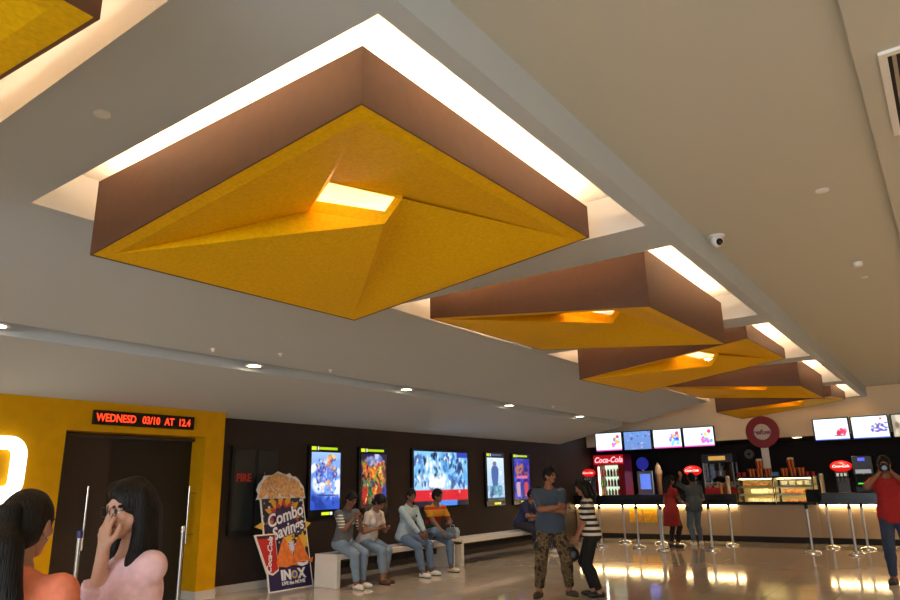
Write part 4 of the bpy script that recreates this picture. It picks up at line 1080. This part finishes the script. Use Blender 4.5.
flat([(-.20, .86), (.20, .86), (.20, .30), (.08, .24), (-.03, .28)], -.018, .012, 'cup_cutout', m_white)
flat([(-.175, .84), (.19, .84), (.19, .32), (.08, .27), (-.01, .30)], .012, .014, 'cup', mat('cup_red', (186, 30, 28), .5))
flat([(-.165, .835), (.17, .835), (.15, .79), (-.14, .79)], .014, .016, 'cup_drink', mat('cup_drink', (60, 26, 18), .4))
bt('cup_lettering', 'Coca-Cola', .125, wt, .05, .545, .018, rad(80), shear=.3, bold=.003)
bt('logo_lettering', 'IN', .20, wt, .34, .215, .004, 0, bold=.010)
bt('logo_lettering', 'X', .20, wt, .66, .215, .004, 0, bold=.010)
lg = MB(); x, y, z = bp(.51, .215, .004)
lg.lathe([(.001, 0), (.062, 0), (.062, .004), (.001, .004)], 20, axis='x'); lo = lg.build('logo_ring', mat('print_gold', (0, 0, 0)), st, (x, y, z), (0, -LEAN, 0))
lg = MB(); lg.lathe([(.001, 0), (.036, 0), (.036, .003), (.001, .003)], 16, axis='x'); x, y, z = bp(.51, .215, .008); lg.build('logo_disc', mat('print_blue', (60, 90, 190), .5), st, (x, y, z), (0, -LEAN, 0))
bt('logo_lettering', 'LIVE the MOVIE', .072, wt, .48, .10, .004, 0, bold=.002)
flat([(.40, .0), (.46, .0), (.46, 1.0), (.40, 1.0)], -.03, -.02, 'brace', m_white)

# ------------------------------------------------------------------ stanchions
def stanchion(label, x, y, group, h=.98, top=None):
    t = thing('queue_post', label, 'queue post', (x, y, 0), group=group)
    MB().lathe([(.001, 0), (.17, 0), (.17, .012), (.15, .035), (.09, .055), (.035, .07), (.001, .07)], 28).build('base', m_chrome, t)
    MB().lathe([(.001, .06), (.026, .06), (.026, h - .09), (.001, h - .09)], 16).build('pole', m_steel, t)
    MB().lathe([(.001, h - .09), (.034, h - .09), (.034, h - .01), (.02, h), (.001, h)], 16).build('head', top or m_dark, t)
    return t
front = [(602, -7.45, 16.55, 'behind the striped woman'), (640, -6.52, 16.6, 'second from the left'), (666, -5.78, 16.2, 'in front of the red dress'), (713, -4.82, 16.65, 'right of the person in denim'),
         (812, -2.80, 16.75, 'before the glass snack case'), (855, -2.0, 16.75, 'nearest the man in red')]
for p, x, y, l in front: stanchion('shiny queue post in the front row ' + l, x, y, 'front row of queue posts')
for x, y, l in ((-7.39, 17.9, 'farthest left'), (-6.45, 17.95, 'left of the red dress'), (-5.86, 17.5, 'between the red dress and the person in denim'), (-4.72, 18.0, 'left of the glass snack case'), (-2.62, 18.2, 'right of the glass snack case'), (-1.92, 18.1, 'farthest right')):
    stanchion('queue post in the back row ' + l, x, y, 'back row of queue posts')
stanchion('steel queue post with a dark blue head behind the woman in coral', -8.6, 4.33, 'queue posts by the screen door', 1.09, mat('post_blue', (30, 36, 110), .35))
stanchion('steel queue post in front of the right side of the screen door', -8.6, 5.70, 'queue posts by the screen door', 1.07, m_chrome)

# ------------------------------------------------------------------ snack counter
CY = 19.2
ct = thing('snack_counter', 'long cream snack counter with a black top and a glowing strip', 'counter', (-3.2, CY, 0))
def cb(x0, x1, y0, y1, z0, z1): return (x0 + 3.2, x1 + 3.2, y0 - CY, y1 - CY, z0, z1)
for i, (a, b) in enumerate(((WX + .03, -7.5), (-7.5, -6.1), (-6.1, -4.78), (-4.78, -2.93), (-2.93, -1.2), (-1.2, .6), (.6, 2.4))):
    MB().box(*cb(a + .004, b - .004, CY, CY + .62, .14, .90)).build('front_panel', mat('counter_cream', (164, 142, 116), .5), ct)
MB().box(*cb(WX + .03, 2.4, CY + .06, CY + .6, 0, .14)).build('kick_base', m_dark, ct)
MB().bbox(*cb(WX + .03, -4.78, CY - .12, CY + .66, .90, 1.17), .01).bbox(*cb(-2.93, 2.4, CY - .12, CY + .66, .90, 1.17), .01).build('black_top', m_black, ct)
for a, b in ((WX + .05, -4.82), (-2.9, 2.35)):
    MB().box(*cb(a, b, CY - .055, CY - .015, .868, .896)).build('light_strip', glow('strip_warm', (255, 222, 160), 26), ct)
for x0, x1, l in ((-7.74, -7.37, 'yellow notice on the counter front, left of the pair'), (-7.33, -6.95, 'yellow notice on the counter front, right of the pair')):
    o = MB().box(x0, x1, CY - .004, CY - .001, .44, .80).build('notice', mat('notice_yellow', (236, 170, 30), .5, noise=.25, scale=14)); tag(o, l, 'notice', 'yellow notices on the counter')
# glass display cases
m_glass = mat('case_glass', (245, 250, 248), .03, trans=1, spec=.4)
def display(x0, x1, label):
    t = thing('display_case', label, 'display case', ((x0 + x1) / 2, CY + .25, .905))
    hx = (x1 - x0) / 2; hy = .33; H_ = .68
    fr_ = MB()
    for sx in (-1, 1):
        for sy in (-1, 1): fr_.box(sx * hx - .018 if sx > 0 else -hx, hx if sx > 0 else -hx + .018, sy * hy - .018 if sy > 0 else -hy, hy if sy > 0 else -hy + .018, 0, H_)
    fr_.box(-hx, hx, -hy, -hy + .02, 0, .07); fr_.box(-hx, hx, -hy, hy, H_ - .03, H_)
    fr_.build('frame', m_black, t)
    MB().box(-hx, hx, -hy, hy, -.0, .03).build('base', m_steel, t)
    MB().box(-hx + .018, hx - .018, hy - .02, hy - .01, .03, H_ - .03).build('back_panel', mat('case_back', (214, 190, 130), .5), t)
    for z in (.25, .44): MB().box(-hx + .02, hx - .02, -hy + .10, hy - .03, z, z + .012).box(-hx + .02, hx - .02, -hy + .10, -hy + .106, z - .035, z + .014).build('shelf', mat('case_shelf', (210, 206, 190), .3), t)
    MB().box(-hx + .02, hx - .02, -hy + .004, -hy + .010, .07, H_ - .03).build('glass_front', m_glass, t)
    for z in (H_ - .05, .425, .235): MB().tube([(-hx + .06, -hy + .135, z - .005), (hx - .06, -hy + .135, z - .005)], .007, 8).build('light_tube', glow('case_tube', (255, 226, 160), 26), t)
    return t
display(-4.76, -3.87, 'left glass display case with white boxes of snacks')
display(-3.85, -2.96, 'right glass display case with rows of baked rolls')
rr = random.Random(4)
def food(kind, label, x, y, z, group):
    if kind == 'box':
        o = MB().bbox(-.06, .06, -.05, .05, 0, .11, .006).build('snack_box', mat('pack_white', (236, 230, 214), .5), None, (x, y, z)); cat = 'snack box'
    else:
        o = MB().ball((0, 0, .045), (.06, .05, .045), 14, 8).build('bread_roll', mat('roll_brown', (196, 116, 52), .6, noise=.3, scale=20), None, (x, y, z)); cat = 'bread roll'
    tag(o, label, cat, group)
for k, (z, nm) in enumerate(((.905 + .03, 'bottom'), (.905 + .262, 'middle'))):
    for i in range(4 + (1 - k)):
        food('box', 'white snack box on the %s level of the left display case' % nm, -4.50 + i * .145 + k * .10, 19.40, z + .001, 'white snack boxes on the %s level' % nm)
    for i in range(5):
        food('roll', 'brown baked roll on the %s level of the right display case' % nm, -3.62 + i * .135, 19.40, z + .001, 'baked rolls on the %s level' % nm)
for i in range(4):
    food('roll', 'brown baked roll on the top shelf of the left display case', -4.6 + i * .18, 19.42, .905 + .453, 'baked rolls on the top shelf, left case')
for i in range(4):
    food('box', 'white snack box on the top shelf of the right display case', -3.66 + i * .18, 19.42, .905 + .453, 'snack boxes on the top shelf, right case')
t = thing('card_terminal', 'small black card reader screen at the right end of the glass snack case', 'card reader', (-2.98, 18.99, .96))
MB().bbox(-.16, .14, -.03, .02, .0, .30, .01).build('body', m_phone, t); MB().box(-.03, .03, -.02, .08, -.06, .0).build('mount', m_dark, t)

# popcorn tubs and cups on the case
ZC = .905 + .68
def tub(x, y, z, label, group, full=False, s=1.0, red=False):
    t = thing('popcorn_tub', label, 'popcorn tub', (x, y, z), group=group); t.scale = (s * 1.1, s * 1.1, s)
    m_ = mat('cup_red', (0, 0, 0)) if red else mat_stripes('tub_stripes', (214, 150, 60), (170, 44, 30), .07, .62, 'X')
    MB().lathe([(.001, 0), (.062, 0), (.085, .20), (.08, .20), (.001, .19)], 20).build('tub_body', m_, t)
    if full:
        b = MB()
        for i in range(26):
            a = rr.uniform(0, 2 * PI); q = .065 * math.sqrt(rr.random()); b.ball((q * math.cos(a), q * math.sin(a), .205 + rr.uniform(-.01, .03)), rr.uniform(.016, .026), 8, 5)
        b.build('popcorn', mat('popcorn_white', (232, 220, 190), .7), t)
for i, dx in enumerate((-.19, 0, .19)): tub(-4.20 + dx, 19.35, ZC, 'striped popcorn tub in the left stack on the display case', 'left stack of tubs, bottom row')
tub(-4.18, 19.35, ZC + .2005, 'popcorn tub on top of the left stack, filled with popcorn', None, True)
for i, dx in enumerate((-.19, 0, .19)): tub(-3.42 + dx, 19.35, ZC, 'striped popcorn tub in the right stack on the display case', 'right stack of tubs, bottom row')
tub(-3.44, 19.35, ZC + .2005, 'popcorn tub on top of the right stack, filled with popcorn', None, True)
for i in range(2): tub(-4.71 + i * .125, 19.35, ZC, 'plain red cup at the left end of the display case top', 'red cups at the left end', s=.6, red=True)
for i in range(2): tub(-3.085 + i * .115, 19.35, ZC, 'plain red cup at the right end of the display case top', 'red cups at the right end', s=.5, red=True)
o = MB().bbox(-.075, .075, -.06, .06, 0, .11, .01).build('snack_packet', mat('packet_blue', (70, 130, 190), .4), None, (-3.82, 19.35, ZC)); tag(o, 'blue snack packet between the two popcorn stacks', 'packet')

# round sign over the case
t = thing('round_sign', 'round dark red sign with a white badge on a pole above the counter', 'sign', (-4.04, 19.55, ZC))
R_ = .40; zc = 2.72 - ZC
MB().lathe([(.001, -.04), (R_, -.04), (R_ + .012, -.02), (R_ + .012, .02), (R_, .04), (.001, .04)], 40, (0, 0, zc), 'y').build('disc', mat('sign_red', (140, 6, 20), .4, emit=(122, 16, 26), es=.0), t)
MB().lathe([(.001, 0), (.205, 0), (.205, .008), (.001, .008)], 32, (0, -.05, zc), 'y').build('badge', mat('sign_cream', (214, 200, 184), .5, emit=(216, 206, 190), es=.0), t)
text('lettering', 'refuel', .175, mat('sign_plum', (150, 70, 124), .5), t, (0, -.056, zc - .01), (rad(90), 0, 0), bold=.006, shear=.1, sx=1.15)
MB().box(-.09, .09, -.02, .02, .0, zc - R_ + .03).build('pole', m_white, t)

# ------------------------------------------------------------------ menu screens
def menu_art(kind):
    def fn(U, V):
        r = random.Random(kind * 7 + 1)
        if kind == 1:
            I = grad(V, (120, 150, 215), (110, 160, 235)); blobs(U, V, I, r, 40, [(150, 180, 240), (190, 205, 240), (70, 80, 170), (170, 150, 220)], 1.7, (.03, .10), stretch=(.4, 1))
        else:
            I = grad(V, (235, 240, 255), (225, 245, 255))
            blobs(U, V, I, r, 6, [(200, 245, 240), (220, 250, 235), (250, 250, 220)], 1.7, (.05, .12), (.05, .5, .2, .85))
            if kind in (0, 2, 3):
                blobs(U, V, I, r, 16, [(240, 90, 190), (70, 110, 250), (60, 60, 220), (80, 190, 250), (250, 170, 70)], 1.7, (.05, .10), (.60, .92, .22, .7), (1, 2))
                m = ((U - .86) * 1.7) ** 2 + (V - .78) ** 2 < .012; I[m] = (225, 60, 110)
                I[V < .07] = (235, 80, 180)
            if kind == 4:
                blobs(U, V, I, r, 14, [(215, 50, 90), (240, 100, 120), (180, 20, 60)], 1.7, (.05, .10), (.58, .92, .25, .52), (1, 1.6)); m = (np.abs(V - .17) < .03) & (np.abs(U - .74) < .16); I[m] = (110, 80, 90)
            if kind == 5:
                blobs(U, V, I, r, 26, [(60, 50, 150), (40, 30, 110), (90, 70, 180), (120, 40, 80)], 1.7, (.06, .10), (.55, .95, .25, .7), (.5, .8)); m = ((U - .82) * 1.7) ** 2 + (V - .88) ** 2 < .004; I[m] = (220, 50, 110)
            if kind == 6:
                I[:] = grad(V, (150, 130, 110), (190, 176, 150)); blobs(U, V, I, r, 16, [(230, 220, 200), (110, 80, 50), (210, 190, 150)], 1.7, (.08, .16))
            if kind in (4, 5): I[V < .05] = (70, 110, 250)
        return I
    return fn
for x0, x1, k, l in ((-8.99, -8.15, 0, 'lit menu screen farthest left over the red drinks fridge'), (-8.08, -7.24, 1, 'blue toned lit menu screen, second in the left row'), (-7.17, -6.34, 2, 'lit menu screen third in the left row'),
                     (-6.28, -5.43, 3, 'lit menu screen at the right end of the left row'), (-2.90, -2.11, 4, 'lit menu screen with red drinks, first in the right row'), (-2.04, -1.25, 5, 'lit menu screen with a dark purple item, second in the right row'), (-1.17, -.38, 6, 'lit brown menu screen cut off at the right edge')):
    t = thing('menu_screen', l, 'screen', ((x0 + x1) / 2, 20.12, 2.72), group='menu screens over the counter'); hw = (x1 - x0) / 2
    MB().bbox(-hw - .02, hw + .02, -.03, .04, -.285, .285, .008).build('bezel', m_black, t)
    picture('screen', 2 * hw - .02, .52, 60, 36, menu_art(k), mat_picture(1.25 if k not in (1, 6) else .8), t, (0, -.033, 0), (0, 0, 0))
    MB().box(-.1, .1, .04, .178, -.06, .06).build('wall_mount', m_dark, t)

# ------------------------------------------------------------------ back counter and machines
BY = 21.4
t = thing('back_counter', 'dark back counter behind the snack counter', 'counter', (-4, BY + .5, 0))
MB().box(-5.2, 6.4, -.4, .4, 0, .98).build('cabinet', m_dark, t); MB().bbox(-5.25, 6.45, -.45, .45, .98, 1.02, .006).build('worktop', mat('worktop', (92, 62, 40), .4), t)
ZB = 1.02
# drinks fridge
t = thing('drinks_fridge', 'red drinks fridge with a lit glass door and white script header', 'fridge', (-9.0, BY + .25, ZB - 1.02))
t.location = (-8.85, 20.9, 0)
m_red = mat('machine_red', (168, 20, 24), .4)
fb = MB().box(-.50, .50, .30, .34, 0, 2.36).box(-.50, -.38, -.30, .30, 0, 2.36).box(.30, .50, -.30, .30, 0, 2.36).box(-.38, .30, -.30, .30, 0, .5).box(-.38, .30, -.30, .30, 2.05, 2.36); fb.build('body', m_red, t)
MB().box(-.49, .49, -.315, -.30, 2.07, 2.35).build('header', mat('header_red', (190, 20, 30), .4, emit=(190, 20, 30), es=.5), t)
text('header_lettering', 'Coca-Cola', .24, glow('header_white', (255, 190, 200), .9), t, (0, -.32, 2.2), (rad(90), 0, 0), bold=.005, shear=.3, sx=.9)
MB().box(-.38, .30, .28, .30, .5, 2.05).build('back_light', glow('fridge_light', (206, 226, 200), .9), t)
MB().box(-.375, -.345, -.26, -.23, .55, 2.0).build('light_tube', glow('fridge_tube', (240, 250, 230), 5), t)
for z in (.8, 1.1, 1.4, 1.7): MB().box(-.34, .30, -.24, .28, z, z + .015).build('shelf', m_steel, t)
cols = [((206, 150, 30), 'yellow'), ((120, 150, 40), 'green'), ((190, 60, 30), 'red'), ((60, 40, 30), 'brown')]
protos = {}
for zi, z in enumerate((1.115, 1.415, 1.715)):
    for i in range(6):
        c, nme = cols[(i // 2 + zi) % 4]
        if nme not in protos:
            b = MB().lathe([(.001, 0), (.036, 0), (.038, .02), (.038, .15), (.016, .20), (.016, .225), (.001, .225)], 12).build('drink_bottle', mat('drink_' + nme, c, .25), None); protos[nme] = b
        else: b = protos[nme].copy(); COL.objects.link(b)
        b.location = (-8.85 - .29 + i * .102, 20.9 - .17, z + .001)
        tag(b, '%s drink bottle on the %s lit shelf of the red fridge' % (nme, ('lower', 'middle', 'upper')[zi]), 'bottle', 'bottles in the red fridge, %s, %s shelf' % (nme, ('lower', 'middle', 'upper')[zi]))
# soda fountains
def soda(x, y, label, s=1.0, dim=False):
    t = thing('soda_fountain', label, 'drinks dispenser', (x, y, ZB)); t.scale = (s,) * 3
    MB().bbox(-.19, .19, -.2, .2, 0, .06, .01).build('drip_tray', m_steel, t)
    MB().bbox(-.16, .16, .0, .2, .06, .62, .02).build('body', mat('fountain_grey', (70, 72, 78), .35), t)
    MB().bbox(-.17, .17, -.16, .2, .50, .66, .02).build('valve_box', m_black, t)
    for i in (-1, 0, 1):
        MB().tube([(i * .09, -.11, .50), (i * .09, -.11, .40)], .018, 8).build('nozzle', m_steel, t)
        MB().box(i * .09 - .03, i * .09 + .03, -.164, -.158, .54, .62).build('valve_label', mat('valve_white', (210, 214, 220), .4), t)
    tp = MB().ball((0, 0, .80), (.27, .10, .15), 24, 12).build('topper', mat('topper_red', (214, 26, 22), .35, emit=(214, 26, 22), es=.7), t)
    text('lettering', 'Coca-Cola', .095, glow('topper_white', (255, 225, 220), .8), t, (0, -.104, .80), (rad(90), 0, 0), bold=.002, shear=.3)
    MB().tube([(0, .04, .64), (0, .04, .74)], .04, 8).build('topper_stem', m_steel, t)
soda(-9.55 + .3, 20.75 + .9, 'drinks dispenser with a red oval topper left of the red fridge') if False else None
soda(-2.60, BY + .15, 'drinks dispenser with a red oval topper right of the glass snack case', 1.0)
soda(-6.54, BY + .05, 'drinks dispenser with a red oval topper beside the popcorn machine', 1.0)
t = thing('soda_fountain', 'drinks dispenser with a red oval topper behind the striped woman', 'drinks dispenser', (-9.05, 19.55, 1.171)); t.scale = (.8,) * 3
for ch in list(bpy.data.objects):
    if ch.parent and ch.parent.name == 'soda_fountain' and ch.parent is not t:
        c = ch.copy(); COL.objects.link(c); c.parent = t
# slush machine with a blue ball
t = thing('slush_machine', 'drinks machine with a blue lit front and a round blue sign on top', 'drinks machine', (-8.0, BY + .1, ZB))
t.location.x = -8.02
MB().bbox(-.26, .26, -.1, .22, 0, .84, .02).build('body', m_steel, t)
MB().box(-.15, .17, -.108, -.10, .28, .74).build('lit_front', glow('slush_blue', (84, 116, 214), .9), t)
MB().bbox(-.26, .26, -.22, -.10, 0, .14, .01).build('drip_tray', m_steel, t)
MB().lathe([(.001, -.03), (.19, -.03), (.20, 0), (.19, .03), (.001, .03)], 28, (-.08, 0, 1.06), 'y').build('round_sign', glow('slush_sign', (36, 42, 150), .5), t)
MB().tube([(-.08, 0, .84), (-.08, 0, .90)], .03, 8).build('sign_stem', m_steel, t)
t = thing('ice_cream_cone', 'tall model ice cream cone beside the blue lit drinks machine', 'model cone', (-7.58, BY + .0, ZB))
MB().lathe([(.001, 0), (.05, 0), (.10, .72), (.001, .72)], 18).build('cone', mat('cone_tan', (150, 112, 76), .6), t)
MB().lathe([(.001, .70), (.11, .72), (.12, .80), (.085, .88), (.09, .92), (.05, 1.0), (.02, 1.06), (.001, 1.07)], 18).build('scoop', mat('cone_cream', (176, 150, 124), .5), t)
# popcorn machine
t = thing('popcorn_machine', 'glass popcorn machine with a red base and a lit sign on top', 'popcorn machine', (-6.36, BY + .2, ZB))
t.location = (-5.75, BY + .12, ZB)
MB().bbox(-.44, .44, -.24, .24, 0, .30, .02).build('base', m_red, t)
pf = MB()
for sx in (-1, 1):
    for sy in (-1, 1): pf.box(sx * .42 - .015, sx * .42 + .015, sy * .22 - .015, sy * .22 + .015, .30, 1.0)
pf.build('frame', m_steel, t)
MB().box(-.42, .42, -.222, -.216, .30, 1.0).build('glass_front', m_glass, t)
MB().bbox(-.45, .45, -.25, .25, 1.0, 1.26, .02).build('roof', mat('machine_grey', (62, 64, 74), .4), t)
MB().box(-.24, .24, -.258, -.25, 1.07, 1.19).build('lit_sign', glow('popcorn_sign', (196, 150, 70), .7), t)
MB().lathe([(.001, .62), (.12, .62), (.14, .78), (.001, .78)], 18).build('kettle', m_steel, t); MB().tube([(0, 0, .78), (0, 0, 1.0)], .02, 8).build('kettle_rod', m_steel, t)
pb = MB()
for i in range(70): pb.ball((rr.uniform(-.38, .38), rr.uniform(-.18, .18), .31 + rr.uniform(0, .12)), rr.uniform(.025, .04), 7, 5)
pb.build('popcorn', mat('popcorn_white', (0, 0, 0)), t)['kind'] = 'stuff'
t = thing('wall_fan', 'pale round wall fan right of the popcorn machine', 'fan', (-5.18, 22.84, 2.28))
MB().lathe([(.001, -.06), (.13, -.06), (.15, -.03), (.14, 0), (.001, 0)], 24, (0, 0, 0), 'y').build('cage', mat('fan_grey', (120, 110, 104), .5), t)
MB().lathe([(.001, -.07), (.04, -.07), (.04, -.055), (.001, -.055)], 16, (0, 0, 0), 'y').build('hub', m_dark, t)
# tills
def till(x, y, z, label, c, rz=0):
    t = thing('till', label, 'till', (x, y, z), rz)
    MB().bbox(-.14, .14, -.12, .12, 0, .025, .008).build('stand_foot', m_dark, t); MB().tube([(0, .02, .02), (0, .02, .2)], .022, 8).build('stand', m_dark, t)
    MB().bbox(-.20, .20, -.02, .025, .12, .42, .01).build('monitor', m_phone, t)
    MB().box(-.13, .13, -.024, -.021, .19, .22).build('lit_line', glow('till_%d_%d_%d' % c, c, .9), t)
till(-6.30 + .1, 19.6, 1.17, 'till with a green lit display in front of the person in denim', (60, 220, 90))
till(-1.92, 19.55, 1.17, 'till with a green lit display left of the man in red', (70, 220, 70))
t = thing('coffee_machine', 'dark coffee machine with a small blue light on the back counter at the right', 'coffee machine', (-2.08, BY + .2, ZB))
MB().bbox(-.24, .24, -.2, .2, 0, 1.05, .02).build('body', mat('coffee_black', (30, 28, 32), .35), t); MB().box(-.09, .07, -.206, -.2, .92, 1.0).build('blue_light', glow('coffee_blue', (70, 80, 230), .9), t)
MB().bbox(-.2, .2, -.3, -.2, 0, .06, .01).build('drip_tray', m_steel, t); MB().tube([(0, -.24, .6), (0, -.24, .5)], .02, 8).build('spout', m_steel, t)
MB().box(-.18, .18, -.24, -.2, .6, .7).build('head', m_steel, t)
for i, (x, l) in enumerate(((-5.05, 'tall pale cup stack at the left end of the glass snack case'), (-2.82, 'tall white cup stack at the right end of the glass snack case'))):
    t = thing('cup_stack', l, 'cup stack', (x, 19.5, 1.17)); MB().lathe([(.001, 0), (.045, 0), (.05, .34), (.055, .42), (.001, .42)], 16).build('cups', mat('cup_cream', (196, 180, 150), .5), t)
    MB().lathe([(.001, .42), (.05, .42), (.04, .46), (.001, .46)], 16).build('lid', m_white, t)
for i, (x, c) in enumerate(((-5.22, (190, 140, 60)), (-5.15, (150, 60, 40)))):
    o = MB().lathe([(.001, 0), (.035, 0), (.035, .2), (.014, .26), (.014, .29), (.001, .29)], 12).build('sauce_bottle', mat('sauce_%d' % i, c, .4), None, (x, 19.42 + i * .12, 1.171)); tag(o, ('yellow', 'red')[i] + ' sauce bottle by the left end of the glass snack case', 'bottle')
downlight(-7.0, 21.0, 2.6, 'small added downlight hidden behind the third menu screen of the left row', 45, r=.07, ang=130)  # added lamp for the counter area, kept out of sight by the screen
downlight(-2.6, 21.0, 2.6, 'small added downlight hidden behind the first menu screen of the right row', 45, r=.07, ang=130)  # second added counter lamp, likewise masked by a menu screen
